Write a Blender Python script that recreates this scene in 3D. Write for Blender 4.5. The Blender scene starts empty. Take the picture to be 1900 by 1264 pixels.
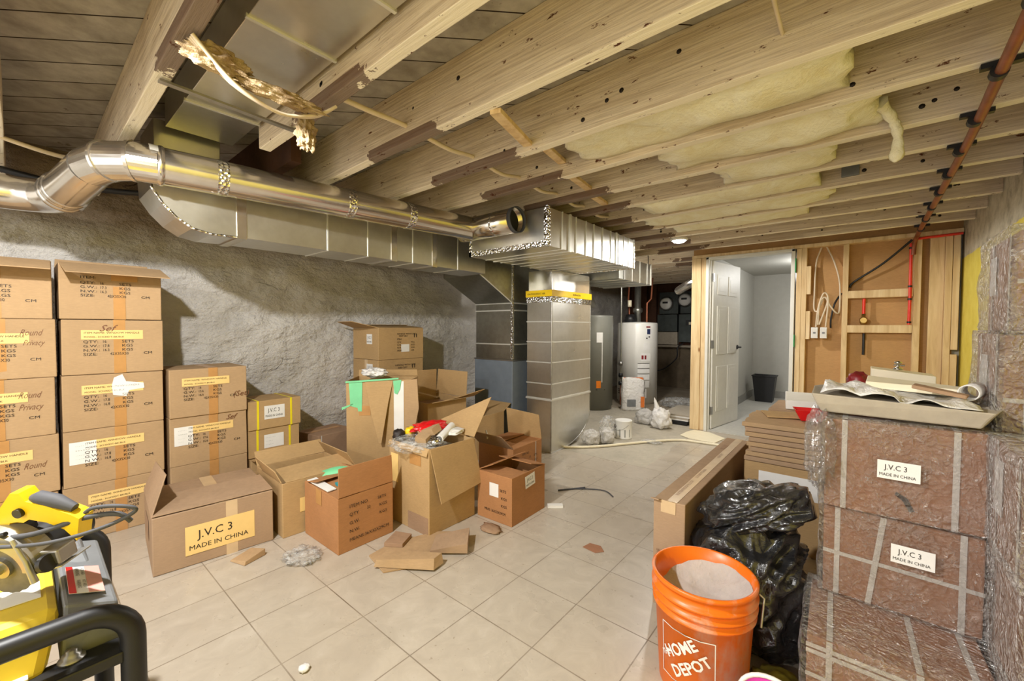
import bpy, math, random
from mathutils import Vector, Matrix, noise, Euler
random.seed(7)
SC = bpy.context.scene
COL = SC.collection
PI = math.pi
def R(d): return math.radians(d)

# ---------------- camera ----------------
F_PX = 769.7
yaw, pit, rol = -0.69734, -0.03025, -0.00306
fw = Vector((math.sin(yaw)*math.cos(pit), math.cos(yaw)*math.cos(pit), math.sin(pit)))
rt = Vector((math.cos(yaw), -math.sin(yaw), 0))
dn = fw.cross(rt)
r2 = rt*math.cos(rol) + dn*math.sin(rol); d2 = -rt*math.sin(rol) + dn*math.cos(rol)
cam = bpy.data.cameras.new('camera'); cam.sensor_width = 36; cam.lens = F_PX/1900*36; cam.clip_start = 0.02
co = bpy.data.objects.new('camera', cam); COL.objects.link(co)
m = Matrix(((r2.x, -d2.x, -fw.x, 0), (r2.y, -d2.y, -fw.y, 0), (r2.z, -d2.z, -fw.z, 1.16), (0, 0, 0, 1)))
co.matrix_world = m
SC.camera = co

# ---------------- world, lights, exposure ----------------
SC.view_settings.view_transform = 'Standard'; SC.view_settings.look = 'None'
SC.view_settings.gamma = 1; SC.view_settings.use_curve_mapping = False
SC.view_settings.exposure = 1.0
W = bpy.data.worlds.new('world'); SC.world = W; W.use_nodes = True
W.node_tree.nodes['Background'].inputs[0].default_value = (1.0, 0.97, 0.93, 1)
W.node_tree.nodes['Background'].inputs[1].default_value = 0.95
def point(name, loc, power, color, rad):
    l = bpy.data.lights.new(name, 'POINT'); l.energy = power; l.color = color; l.shadow_soft_size = rad
    o = bpy.data.objects.new(name, l); o.location = loc; COL.objects.link(o); return o
WARM = (1.0, 0.985, 0.955)
def down(name, loc, power, color, rad):      # puck lamps and added fill lamps throw their light downward only
    l = bpy.data.lights.new(name, 'SPOT'); l.energy = power; l.color = color; l.shadow_soft_size = rad; l.spot_size = R(179); l.spot_blend = .12
    o = bpy.data.objects.new(name, l); o.location = loc; COL.objects.link(o); return o
down('puck_and_fill_light', (-1.33, -0.15, 1.96), 100, WARM, 0.035)
down('puck_and_fill_light', (-0.6, -1.9, 1.96), 50, WARM, 0.05)  # added fill lamp behind the camera, no fixture known there
down('led_puck_light', (-1.297, 3.948, 1.935), 34, (1.0, 0.96, 0.9), 0.05)
point('room_light', (-0.4, 6.6, 1.9), 13, (1.0, 1.0, 0.98), 0.08)
down('utility_fill_light', (-2.15, 5.0, 1.92), 20, (1.0, 0.96, 0.9), 0.06)  # added to brighten the utility area, no lamp seen there

# ---------------- helpers ----------------
def tag(o, label=None, cat=None, group=None, kind=None):
    if label: o['label'] = label
    if cat: o['category'] = cat
    if group: o['group'] = group
    if kind: o['kind'] = kind
    return o
def empty(name, loc=(0, 0, 0), rz=0, label=None, cat=None, group=None, rot=None):
    o = bpy.data.objects.new(name, None); COL.objects.link(o); o.location = loc
    o.rotation_euler = rot if rot else (0, 0, rz); o.empty_display_size = .05
    return tag(o, label, cat, group)
class MB:
    def __init__(s): s.v = []; s.f = []; s.mi = []; s.M = Matrix.Identity(4); s.k = 0; s.sm = []
        
    def add(s, vs, fs, smooth=False):
        b = len(s.v); s.v += [tuple(s.M @ Vector(p)) for p in vs]
        s.f += [tuple(b+i for i in f) for f in fs]; s.mi += [s.k]*len(fs); s.sm += [smooth]*len(fs); return s
    def box(s, x0, x1, y0, y1, z0, z1, j=0):
        q = lambda: random.uniform(-j, j) if j else 0
        vs = [(x+q(), y+q(), z+q()) for x, y, z in ((x0,y0,z0),(x1,y0,z0),(x1,y1,z0),(x0,y1,z0),(x0,y0,z1),(x1,y0,z1),(x1,y1,z1),(x0,y1,z1))]
        return s.add(vs, [(3,2,1,0),(4,5,6,7),(0,1,5,4),(1,2,6,5),(2,3,7,6),(3,0,4,7)])
    def hexa(s, vs):
        return s.add(vs, [(3,2,1,0),(4,5,6,7),(0,1,5,4),(1,2,6,5),(2,3,7,6),(3,0,4,7)])
    def prism(s, pts, a, b, axis='z'):
        # pts 2D polygon extruded along axis from a to b
        def P(p, t):
            return {'z': (p[0], p[1], t), 'x': (t, p[0], p[1]), 'y': (p[0], t, p[1])}[axis]
        n = len(pts); vs = [P(p, a) for p in pts]+[P(p, b) for p in pts]
        fs = [tuple(range(n))[::-1], tuple(range(n, 2*n))]+[(i, (i+1) % n, n+(i+1) % n, n+i) for i in range(n)]
        return s.add(vs, fs)
    def sheet(s, quad, t):
        # quad: 4 points (Vector), given thickness t along the normal
        q = [Vector(p) for p in quad]; n = (q[1]-q[0]).cross(q[3]-q[0]).normalized()*t
        return s.hexa([p for p in q]+[p+n for p in q])
    def tube(s, path, r, n=8, closed=False, cap=True, smooth=True):
        P = [Vector(p) for p in path]; rr = r if isinstance(r, (list, tuple)) else [r]*len(P)
        rings = []; up = None; L = len(P)
        for i in range(L):
            if closed: t = (P[(i+1) % L]-P[i-1])
            else: t = P[min(i+1, L-1)]-P[max(i-1, 0)]
            if t.length < 1e-9: t = Vector((0, 0, 1))
            t.normalize()
            if up is None:
                up = Vector((0, 0, 1)) if abs(t.z) < .9 else Vector((1, 0, 0))
            a = up-t*up.dot(t)
            if a.length < 1e-5: a = t.orthogonal()
            a.normalize(); up = a; b = t.cross(a)
            rings.append([P[i]+(a*math.cos(2*PI*k/n)+b*math.sin(2*PI*k/n))*rr[i] for k in range(n)])
        vs = [p for g in rings for p in g]; fs = []
        for i in range(L if closed else L-1):
            j = (i+1) % L
            for k in range(n): fs.append((i*n+k, i*n+(k+1) % n, j*n+(k+1) % n, j*n+k))
        s.add(vs, fs, smooth)
        if cap and not closed:
            s.add(rings[0], [tuple(range(n))[::-1]]); s.add(rings[-1], [tuple(range(n))])
        return s
    def lathe(s, prof, n=32, c=(0, 0, 0), smooth=True):
        vs = []; fs = []; m = len(prof)
        for k in range(n):
            a = 2*PI*k/n
            for r, z in prof: vs.append((c[0]+r*math.cos(a), c[1]+r*math.sin(a), c[2]+z))
        for k in range(n):
            for i in range(m-1):
                fs.append((k*m+i, ((k+1) % n)*m+i, ((k+1) % n)*m+i+1, k*m+i+1))
        return s.add(vs, fs, smooth)
    def cyl(s, p0, p1, r, n=16): return s.tube([p0, p1], r, n)
    def pieces(s):
        # connected pieces, each as an MB of its own
        p = list(range(len(s.v)))
        def find(a):
            while p[a] != a: p[a] = p[p[a]]; a = p[a]
            return a
        for f in s.f:
            for q in f[1:]: p[find(q)] = find(f[0])
        out = {}
        for i, f in enumerate(s.f): out.setdefault(find(f[0]), []).append(i)
        res = []
        for ids in out.values():
            n = MB(); mp = {}
            for i in ids:
                g = []
                for q in s.f[i]:
                    if q not in mp: mp[q] = len(n.v); n.v.append(s.v[q])
                    g.append(mp[q])
                n.f.append(tuple(g)); n.mi.append(s.mi[i]); n.sm.append(s.sm[i])
            res.append(n)
        return res
    def each(s, name, mats, parent=None, origin=None, **kw):
        for q in s.pieces():
            o = q.build(name, mats, parent, **kw)
            if origin: rel(o, *origin)
    def build(s, name, mats, parent=None, bevel=0, label=None, solid=0):
        me = bpy.data.meshes.new(name); me.from_pydata(s.v, [], s.f)
        if not isinstance(mats, (list, tuple)): mats = [mats]
        for x in mats: me.materials.append(x)
        me.polygons.foreach_set('material_index', s.mi); me.polygons.foreach_set('use_smooth', s.sm)
        me.update()
        o = bpy.data.objects.new(name, me); COL.objects.link(o)
        if parent: o.parent = parent
        if label: o['label'] = label
        if bevel:
            b = o.modifiers.new('bevel', 'BEVEL'); b.width = bevel; b.segments = 2; b.limit_method = 'ANGLE'
        if solid:
            b = o.modifiers.new('solid', 'SOLIDIFY'); b.thickness = solid; b.offset = 0
        return o
def rel(o, x, y, z):
    for v in o.data.vertices: v.co -= Vector((x, y, z))
    return o
def copy_tree(o, parent=None):
    c = o.copy(); COL.objects.link(c); c.parent = parent
    for ch in list(o.children): copy_tree(ch, c)
    return c
def arc(c, r, a0, a1, n, plane='xz'):
    out = []
    for i in range(n+1):
        a = a0+(a1-a0)*i/n; u, v = r*math.cos(a), r*math.sin(a)
        out.append({'xz': (c[0]+u, c[1], c[2]+v), 'yz': (c[0], c[1]+u, c[2]+v), 'xy': (c[0]+u, c[1]+v, c[2])}[plane])
    return out
def smooth_path(pts, n=6):
    P = [Vector(p) for p in pts]; out = []
    for i in range(len(P)-1):
        a = P[max(i-1, 0)]; b = P[i]; c = P[i+1]; d = P[min(i+2, len(P)-1)]
        for k in range(n):
            t = k/n
            out.append(.5*((2*b)+(c-a)*t+(2*a-5*b+4*c-d)*t*t+(3*b-a-3*c+d)*t**3))
    out.append(P[-1]); return out

# ---------------- materials ----------------
def srgb(r, g, b):
    f = lambda c: (c/255/12.92) if c <= 10 else ((c/255+.055)/1.055)**2.4
    return (f(r), f(g), f(b), 1)
class NT:
    def __init__(s, name):
        s.m = bpy.data.materials.new(name); s.m.use_nodes = True; s.t = s.m.node_tree; s.n = s.t.nodes
        s.b = s.n['Principled BSDF']; s.out = s.n['Material Output']
        s.tc = s.n.new('ShaderNodeTexCoord')
    def node(s, ty, **kw):
        n = s.n.new(ty)
        for k, v in kw.items(): setattr(n, k, v)
        return n
    def link(s, a, b): s.t.links.new(a, b)
    def noise(s, scale, detail=4, rough=.55, vec=None, stretch=None, dist=0):
        n = s.node('ShaderNodeTexNoise'); n.inputs['Scale'].default_value = scale; n.inputs['Detail'].default_value = detail
        n.inputs['Roughness'].default_value = rough; n.inputs['Distortion'].default_value = dist
        v = vec or s.tc.outputs['Object']
        if stretch:
            mp = s.node('ShaderNodeMapping'); mp.inputs['Scale'].default_value = stretch; s.link(v, mp.inputs[0]); v = mp.outputs[0]
        s.link(v, n.inputs['Vector']); return n.outputs['Fac']
    def ramp(s, fac, stops, interp='LINEAR'):
        r = s.node('ShaderNodeValToRGB'); e = r.color_ramp; e.interpolation = interp
        while len(e.elements) < len(stops): e.elements.new(.5)
        for el, (p, c) in zip(e.elements, stops):
            el.position = p; el.color = c if len(c) == 4 else (*c, 1)
        s.link(fac, r.inputs[0]); return r.outputs[0]
    def mix(s, fac, a, b, mode='MIX'):
        n = s.node('ShaderNodeMix', data_type='RGBA', blend_type=mode)
        for i, v in ((0, fac), (6, a), (7, b)):
            if hasattr(v, 'links'): s.link(v, n.inputs[i])
            else: n.inputs[i].default_value = v
        return n.outputs[2]
    def math(s, op, a, b=None, c=None, clamp=False):
        n = s.node('ShaderNodeMath', operation=op); n.use_clamp = clamp
        for i, v in enumerate((a, b, c)):
            if v is None: continue
            if hasattr(v, 'links'): s.link(v, n.inputs[i])
            else: n.inputs[i].default_value = v
        return n.outputs[0]
    def bump(s, h, strength=.3, dist=.01):
        b = s.node('ShaderNodeBump'); b.inputs['Strength'].default_value = strength; b.inputs['Distance'].default_value = dist
        s.link(h, b.inputs['Height']); s.link(b.outputs[0], s.b.inputs['Normal']); return b
    def set(s, color=None, rough=None, metal=None, spec=None, **kw):
        for k, v in (('Base Color', color), ('Roughness', rough), ('Metallic', metal), ('Specular IOR Level', spec)):
            if v is None: continue
            if hasattr(v, 'links'): s.link(v, s.b.inputs[k])
            else: s.b.inputs[k].default_value = v
        for k, v in kw.items(): s.b.inputs[k].default_value = v
        return s.m
BK = (0, 0, 0, 1); WH = (1, 1, 1, 1)
def plain(name, c, rough=.5, metal=0, var=.12, scale=14, bump=0, bscale=60, spec=.5):
    t = NT(name); dark = tuple(x*(1-var) for x in c[:3])+(1,); lite = tuple(min(1, x*(1+var)) for x in c[:3])+(1,)
    f = t.noise(scale); col = t.ramp(f, [(.3, dark), (.7, lite)])
    if bump: t.bump(t.noise(bscale, 3), bump, .005)
    return t.set(col, rough, metal, spec)
def cardboard(name, c, worn=.3):
    t = NT(name)
    a = t.noise(3.5, 6, .6); fib = t.noise(40, 3, .6, stretch=(1, 1, 6)); fl = t.noise(1, 2, .5, stretch=(90, 90, .6))
    col = t.ramp(a, [(.25, tuple(x*.84 for x in c[:3])+(1,)), (.55, c), (.8, tuple(min(1, x*1.13) for x in c[:3])+(1,))])
    col = t.mix(.16, col, t.ramp(fib, [(.35, tuple(x*.65 for x in c[:3])+(1,)), (.65, tuple(min(1, x*1.3) for x in c[:3])+(1,))]))
    scr = t.ramp(t.noise(9, 8, .75, dist=.6), [(.66, BK), (.72, WH)])
    col = t.mix(t.math('MULTIPLY', scr, worn), col, tuple(min(1, x*1.35) for x in c[:3])+(1,))
    t.bump(t.math('ADD', t.math('MULTIPLY', fl, .5), a), .12, .006)
    return t.set(col, .8, spec=.2)
M = {}
M['card'] = cardboard('tan_cardboard', srgb(178, 148, 112))
M['card2'] = cardboard('golden_cardboard', srgb(182, 150, 106))
M['card3'] = cardboard('orange_brown_cardboard', srgb(174, 124, 82))
M['card4'] = cardboard('dusty_cardboard', srgb(168, 140, 112), .5)
M['card5'] = cardboard('grey_brown_cardboard', srgb(160, 130, 104), .3)
M['cardred'] = cardboard('reddish_brown_cardboard', srgb(160, 114, 86), .15)
M['tape'] = plain('brown_packing_tape', srgb(184, 136, 82), .3, var=.1)
M['tapec'] = plain('clear_packing_tape', srgb(206, 178, 140), .22, var=.06)
M['ylabel'] = plain('yellow_paper_label', srgb(236, 200, 128), .6, var=.04)
M['paper'] = plain('white_paper_label', srgb(232, 230, 226), .6, var=.04)
M['ink'] = plain('black_ink', srgb(38, 28, 24), .6, var=.1)
M['inkb'] = plain('brown_marker_ink', srgb(110, 66, 40), .6, var=.1)
M['black'] = plain('black_plastic', srgb(26, 26, 28), .45, var=.2)
M['dgrey'] = plain('dark_grey_rubber', srgb(70, 70, 74), .7, var=.2)
M['grey'] = plain('grey_painted_metal', srgb(120, 122, 124), .5, .2)
M['white'] = plain('white_plastic', srgb(235, 233, 228), .4, var=.03)
M['straph'] = plain('pale_plastic_strap', srgb(205, 198, 190), .4, var=.06)
M['yel'] = plain('yellow_plastic', srgb(240, 200, 20), .4, var=.06)
M['orangep'] = plain('orange_print', srgb(222, 120, 50), .6, var=.1)
M['yelt'] = plain('dusty_yellow_tank', srgb(226, 196, 60), .45, var=.12, scale=8)
M['yelp'] = plain('yellow_strap', srgb(235, 215, 40), .4, var=.06)
M['red'] = plain('red_plastic', srgb(214, 24, 28), .35, var=.08)
M['pexred'] = plain('red_plastic_pipe', srgb(235, 52, 36), .35, var=.05)
M['green'] = plain('green_tape', srgb(120, 205, 150), .5, var=.08)
M['dgreen'] = plain('green_print', srgb(40, 160, 80), .5, var=.08)
M['teal'] = plain('teal_packet', srgb(40, 150, 160), .4, var=.08)
M['navy'] = plain('navy_decal', srgb(40, 50, 90), .5, var=.08)
M['brass'] = plain('brass', srgb(170, 140, 80), .35, .9)
M['chrome'] = plain('chrome', srgb(200, 200, 200), .15, 1, var=.05)
M['steel'] = plain('brushed_steel', srgb(170, 168, 164), .35, .9)
M['maroon'] = plain('maroon_card', srgb(130, 30, 36), .4, var=.2)
M['copper'] = plain('brown_copper_pipe', srgb(150, 88, 60), .4, .35, var=.25)
M['wire'] = plain('cream_wire_sheath', srgb(222, 205, 180), .5, var=.08)
M['pine'] = None
def metal_mat(name, c, rough, var=.05):
    t = NT(name); a = t.noise(5, 5, .6); sp = t.noise(26, 2, .5)
    col = t.ramp(a, [(.3, tuple(x*(1-var) for x in c[:3])+(1,)), (.7, tuple(min(1, x*(1+var)) for x in c[:3])+(1,))])
    col = t.mix(.05, col, t.ramp(sp, [(.4, tuple(x*.7 for x in c[:3])+(1,)), (.6, WH)]))
    rg = t.ramp(a, [(.3, (rough-.03,)*3), (.75, (rough+.06,)*3)])
    t.bump(t.noise(5, 1, .4), .10, .012)
    return t.set(col, rg, .95)
M['galv'] = metal_mat('galvanised_sheet', srgb(214, 213, 207), .30)
M['galvp'] = metal_mat('shiny_galvanised_pipe', srgb(214, 208, 198), .17, .06)
M['seam'] = plain('bright_folded_seam', srgb(226, 226, 220), .42, .6, var=.04)
M['galvd'] = metal_mat('dull_galvanised_sheet', srgb(160, 160, 152), .38)
def foil_mat():
    t = NT('crumpled_foil_tape'); n = t.node('ShaderNodeTexVoronoi'); n.inputs['Scale'].default_value = 60
    t.link(t.tc.outputs['Object'], n.inputs['Vector']); t.bump(n.outputs['Distance'], .8, .01)
    return t.set(srgb(225, 225, 225), .18, 1)
M['foil'] = foil_mat()
def pine_mat():
    t = NT('pine_lumber'); g = t.noise(2.2, 6, .6, stretch=(9, 9, .7), dist=.8); k = t.node('ShaderNodeTexVoronoi'); k.inputs['Scale'].default_value = 5
    mp = t.node('ShaderNodeMapping'); mp.inputs['Scale'].default_value = (1.6, 1.6, .5); t.link(t.tc.outputs['Object'], mp.inputs[0]); t.link(mp.outputs[0], k.inputs['Vector'])
    col = t.ramp(g, [(.3, srgb(206, 172, 124)), (.55, srgb(232, 204, 158)), (.75, srgb(244, 222, 182))])
    kn = t.ramp(k.outputs['Distance'], [(.04, WH), (.09, BK)])
    col = t.mix(kn, col, srgb(140, 86, 40)); t.bump(g, .1, .005)
    return t.set(col, .65, spec=.3)
M['pine'] = pine_mat()
def joist_mat():
    t = NT('whitewashed_joist_wood'); g = t.noise(2.0, 8, .62, stretch=(.6, 8, 10), dist=.5); b = t.noise(1.6, 6, .6)
    col = t.ramp(g, [(.25, srgb(186, 164, 138)), (.45, srgb(216, 198, 172)), (.7, srgb(236, 222, 200))])
    col = t.mix(t.ramp(b, [(.45, BK), (.75, (.55, .55, .55, 1))]), col, srgb(160, 136, 110))
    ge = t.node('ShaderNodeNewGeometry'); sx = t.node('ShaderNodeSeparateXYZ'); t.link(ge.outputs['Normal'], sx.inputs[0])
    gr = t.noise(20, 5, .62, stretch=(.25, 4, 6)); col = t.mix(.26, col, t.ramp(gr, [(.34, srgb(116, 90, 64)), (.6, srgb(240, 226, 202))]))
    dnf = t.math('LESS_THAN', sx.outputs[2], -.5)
    col = t.mix(t.math('MULTIPLY', dnf, .9), col, srgb(248, 240, 222))          # bounce light from below, painted in as lighter undersides
    px = t.node('ShaderNodeSeparateXYZ'); t.link(t.tc.outputs['Object'], px.inputs[0])
    d = t.math('ABSOLUTE', t.math('ADD', px.outputs[0], t.math('ADD', 1.25, t.math('MULTIPLY', t.noise(1.3, 1), .6))))
    wob = t.math('MULTIPLY', t.noise(13, 6, .7), .42)
    bare = t.math('MULTIPLY', t.math('LESS_THAN', t.math('ADD', d, wob), .50), t.math('LESS_THAN', px.outputs[2], 2.03))
    bare = t.math('MULTIPLY', bare, .8)
    fl = t.ramp(t.noise(11, 9, .72, stretch=(1.0, 2.4, 2.4)), [(.615, BK), (.64, WH)])
    col = t.mix(fl, col, srgb(96, 58, 40)); col = t.mix(bare, col, srgb(84, 50, 36))
    t.bump(t.math('ADD', g, gr), .5, .008)
    return t.set(col, .85, spec=.15)
M['joist'] = joist_mat()
def plank_mat():
    t = NT('subfloor_planks'); px = t.node('ShaderNodeSeparateXYZ'); t.link(t.tc.outputs['Object'], px.inputs[0])
    dg = t.math('MULTIPLY', t.math('SUBTRACT', t.math('MULTIPLY', t.math('SUBTRACT', px.outputs[1], px.outputs[0]), .7071), 1.725), 1/.145)   # boards laid at 45 degrees
    u = t.math('FRACT', dg); line = t.math('LESS_THAN', u, .04)
    idn = t.math('FLOOR', dg); wn = t.node('ShaderNodeTexWhiteNoise', noise_dimensions='1D'); t.link(idn, wn.inputs['W'])
    g = t.noise(3, 6, .6, stretch=(3, 3, 8)); col = t.ramp(g, [(.3, srgb(140, 134, 126)), (.7, srgb(190, 184, 176))])
    col = t.mix(t.math('MULTIPLY', wn.outputs[0], .3), col, srgb(136, 126, 114))
    kn = t.ramp(t.noise(6, 6, .7), [(.66, BK), (.7, WH)]); col = t.mix(t.math('MULTIPLY', kn, .6), col, srgb(80, 56, 40))
    col = t.mix(line, col, srgb(40, 28, 20)); t.bump(g, .2, .005)
    return t.set(col, .85, spec=.15)
M['plank'] = plank_mat()
def tile_mat():
    t = NT('beige_vinyl_floor_tile'); px = t.node('ShaderNodeSeparateXYZ'); t.link(t.tc.outputs['Object'], px.inputs[0])
    S = .3075
    ux = t.math('MULTIPLY', t.math('ADD', px.outputs[0], .887), 1/S); uy = t.math('MULTIPLY', t.math('SUBTRACT', px.outputs[1], 1.4836), 1/S)
    fx = t.math('ABSOLUTE', t.math('SUBTRACT', t.math('FRACT', t.math('ADD', ux, .5)), .5)); fy = t.math('ABSOLUTE', t.math('SUBTRACT', t.math('FRACT', t.math('ADD', uy, .5)), .5))
    dmin = t.math('MINIMUM', fx, fy); line = t.math('LESS_THAN', dmin, .0075)
    cv = t.node('ShaderNodeCombineXYZ'); t.link(t.math('FLOOR', ux), cv.inputs[0]); t.link(t.math('FLOOR', uy), cv.inputs[1])
    wn = t.node('ShaderNodeTexWhiteNoise', noise_dimensions='2D'); t.link(cv.outputs[0], wn.inputs['Vector'])
    g = t.noise(9, 7, .65, dist=1.2); col = t.ramp(g, [(.3, srgb(178, 168, 154)), (.55, srgb(190, 180, 165)), (.8, srgb(202, 193, 180))])
    col = t.mix(t.math('MULTIPLY', wn.outputs[0], .25), col, srgb(182, 166, 142))
    big = t.noise(1.1, 4); col = t.mix(t.ramp(big, [(.45, BK), (.8, (.5, .5, .5, 1))]), col, srgb(172, 158, 140))
    sp = t.ramp(t.noise(60, 2, .5), [(.70, BK), (.74, WH)]); col = t.mix(t.math('MULTIPLY', sp, .5), col, srgb(136, 118, 96))
    col = t.mix(t.math('MULTIPLY', line, t.ramp(t.noise(2.5), [(.3, (.35,)*3), (.7, (.95,)*3)])), col, srgb(112, 96, 78))
    t.bump(t.math('SUBTRACT', t.math('MULTIPLY', t.noise(30, 3), .12), line), .12, .003)
    rg = t.ramp(t.noise(4, 5), [(.3, (.22,)*3), (.7, (.42,)*3)])
    return t.set(col, rg, spec=.5)
M['tile'] = tile_mat()
def concrete(name, c, var=.2, bump=.3, rough=.85):
    t = NT(name); a = t.noise(2.2, 8, .65, dist=.4); f = t.noise(22, 5, .6)
    col = t.ramp(a, [(.25, tuple(x*(1-var) for x in c[:3])+(1,)), (.7, tuple(min(1, x*(1+var)) for x in c[:3])+(1,))])
    col = t.mix(.2, col, t.ramp(f, [(.35, tuple(x*.6 for x in c[:3])+(1,)), (.7, tuple(min(1, x*1.3) for x in c[:3])+(1,))]))
    t.bump(t.math('ADD', a, t.math('MULTIPLY', f, .4)), bump, .02); return t.set(col, rough, spec=.25)
M['conc'] = concrete('bare_concrete_floor', srgb(182, 174, 158))
M['dirt'] = concrete('dusty_concrete', srgb(150, 138, 120), .3)
def plaster_mat():
    t = NT('whitewashed_stone_plaster'); a = t.noise(2.0, 8, .66, stretch=(1, 1, 1.8)); f = t.noise(16, 6, .6, stretch=(1, 1, 1.6))
    sx = t.node('ShaderNodeSeparateXYZ'); t.link(t.tc.outputs['Object'], sx.inputs[0])
    col = t.ramp(a, [(.3, srgb(192, 188, 184)), (.7, srgb(222, 218, 213))])
    up = t.ramp(t.math('ADD', t.math('MULTIPLY', sx.outputs[2], 1), t.math('MULTIPLY', t.noise(3, 4), .12)), [(1.76/2.3, BK), (1.86/2.3, WH)])
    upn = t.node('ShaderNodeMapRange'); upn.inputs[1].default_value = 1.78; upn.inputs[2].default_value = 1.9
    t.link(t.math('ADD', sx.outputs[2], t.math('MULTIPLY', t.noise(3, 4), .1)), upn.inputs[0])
    col = t.mix(upn.outputs[0], col, srgb(150, 134, 114))  # upper stone browner, with the shadow behind the pipes painted in
    vn = t.node('ShaderNodeTexVoronoi', feature='DISTANCE_TO_EDGE'); vn.inputs['Scale'].default_value = 3.2
    mp = t.node('ShaderNodeMapping'); mp.inputs['Scale'].default_value = (1, 1, 2); nn = t.node('ShaderNodeTexNoise'); nn.inputs['Scale'].default_value = 2.5; nn.inputs['Detail'].default_value = 6
    t.link(t.tc.outputs['Object'], nn.inputs['Vector']); t.link(t.mix(.22, t.tc.outputs['Object'], nn.outputs['Color']), mp.inputs[0]); t.link(mp.outputs[0], vn.inputs['Vector'])
    crk = t.math('MULTIPLY', t.ramp(vn.outputs['Distance'], [(.0, WH), (.008, BK)]), t.ramp(t.noise(1.8, 3), [(.60, BK), (.66, WH)]))
    col = t.mix(t.math('MULTIPLY', crk, .6), col, srgb(70, 60, 52))
    ch = t.ramp(t.noise(5, 7, .7), [(.70, BK), (.715, WH)]); col = t.mix(ch, col, srgb(214, 198, 160))
    h = t.math('ADD', t.math('MULTIPLY', a, 1.2), t.math('MULTIPLY', f, .5)); h = t.math('SUBTRACT', h, t.math('MULTIPLY', crk, .4)); t.bump(h, 1.0, .06)
    return t.set(col, .9, spec=.15)
M['plaster'] = plaster_mat()
def right_wall_mat():
    t = NT('yellow_and_grey_wall_paint'); sx = t.node('ShaderNodeSeparateXYZ'); t.link(t.tc.outputs['Object'], sx.inputs[0])
    g = t.noise(8, 6, .65); top = t.ramp(g, [(.3, srgb(150, 142, 122)), (.5, srgb(200, 192, 170)), (.7, srgb(220, 212, 192))])
    bot = t.ramp(g, [(.3, srgb(226, 206, 84)), (.7, srgb(240, 224, 110))])
    k = t.math('GREATER_THAN', t.math('ADD', sx.outputs[2], t.math('MULTIPLY', t.noise(10, 3), .03)), 1.765)
    t.bump(g, .5, .02); return t.set(t.mix(k, bot, top), .8, spec=.2)
M['rwall'] = right_wall_mat()
M['roomwall'] = plain('grey_room_paint', srgb(186, 184, 176), .7, var=.03)
M['sheath'] = cardboard('brown_hardboard_backing', srgb(196, 154, 104), .1)
M['oldwood'] = concrete('dark_old_boards', srgb(78, 52, 38), .4, .4)
M['stone'] = concrete('rubble_stone', srgb(96, 84, 68), .5, .8)
M['panelg'] = plain('dark_green_grey_panel', srgb(66, 72, 70), .5, .3, var=.2)
M['furn'] = plain('blue_grey_enamel', srgb(120, 130, 142), .45, .1, var=.08)
M['heatw'] = plain('white_enamel', srgb(232, 230, 224), .35, var=.03, scale=2)
M['heatg'] = plain('grey_enamel', srgb(128, 128, 120), .4, .1, var=.1, scale=3)
M['door'] = plain('white_door_paint', srgb(226, 224, 216), .45, var=.03)
M['insul'] = None
def insul_mat(name, c, c2, scale=9):
    t = NT(name); a = t.noise(scale, 7, .65, dist=.5); f = t.noise(70, 4, .7)
    col = t.ramp(a, [(.3, c2), (.6, c)]); t.bump(t.math('ADD', a, t.math('MULTIPLY', f, .35)), .7, .02)
    return t.set(col, .95, spec=.05)
M['insul'] = insul_mat('cream_insulation', srgb(250, 246, 222), srgb(238, 228, 188))
M['insul2'] = insul_mat('tan_insulation', srgb(196, 174, 140), srgb(128, 100, 72), 12)
def bag_mat(name, c, rough, trans=0, alpha=1, bscale=9, bump=.9):
    t = NT(name); n = t.noise(bscale, 6, .55, dist=1.6); v = t.node('ShaderNodeTexVoronoi', feature='DISTANCE_TO_EDGE'); v.inputs['Scale'].default_value = bscale*.8
    nn = t.node('ShaderNodeTexNoise'); nn.inputs['Scale'].default_value = 5; t.link(t.tc.outputs['Object'], nn.inputs['Vector']); t.link(t.mix(.35, t.tc.outputs['Object'], nn.outputs['Color']), v.inputs['Vector'])
    t.bump(t.math('ADD', n, t.math('MULTIPLY', v.outputs['Distance'], -.8)), bump, .03)
    t.set(c, rough, spec=.6)
    if alpha < 1:
        al = t.ramp(n, [(.42, (alpha*.45,)*3), (.66, (min(1, alpha*2.2),)*3)]); t.link(al, t.b.inputs['Alpha'])
    return t.m
M['bag'] = bag_mat('black_bin_bag_plastic', srgb(34, 34, 36), .2, bump=.7); M['bag'].node_tree.nodes['Principled BSDF'].inputs['Coat Weight'].default_value = .7; M['bag'].node_tree.nodes['Principled BSDF'].inputs['Coat Roughness'].default_value = .12
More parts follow.
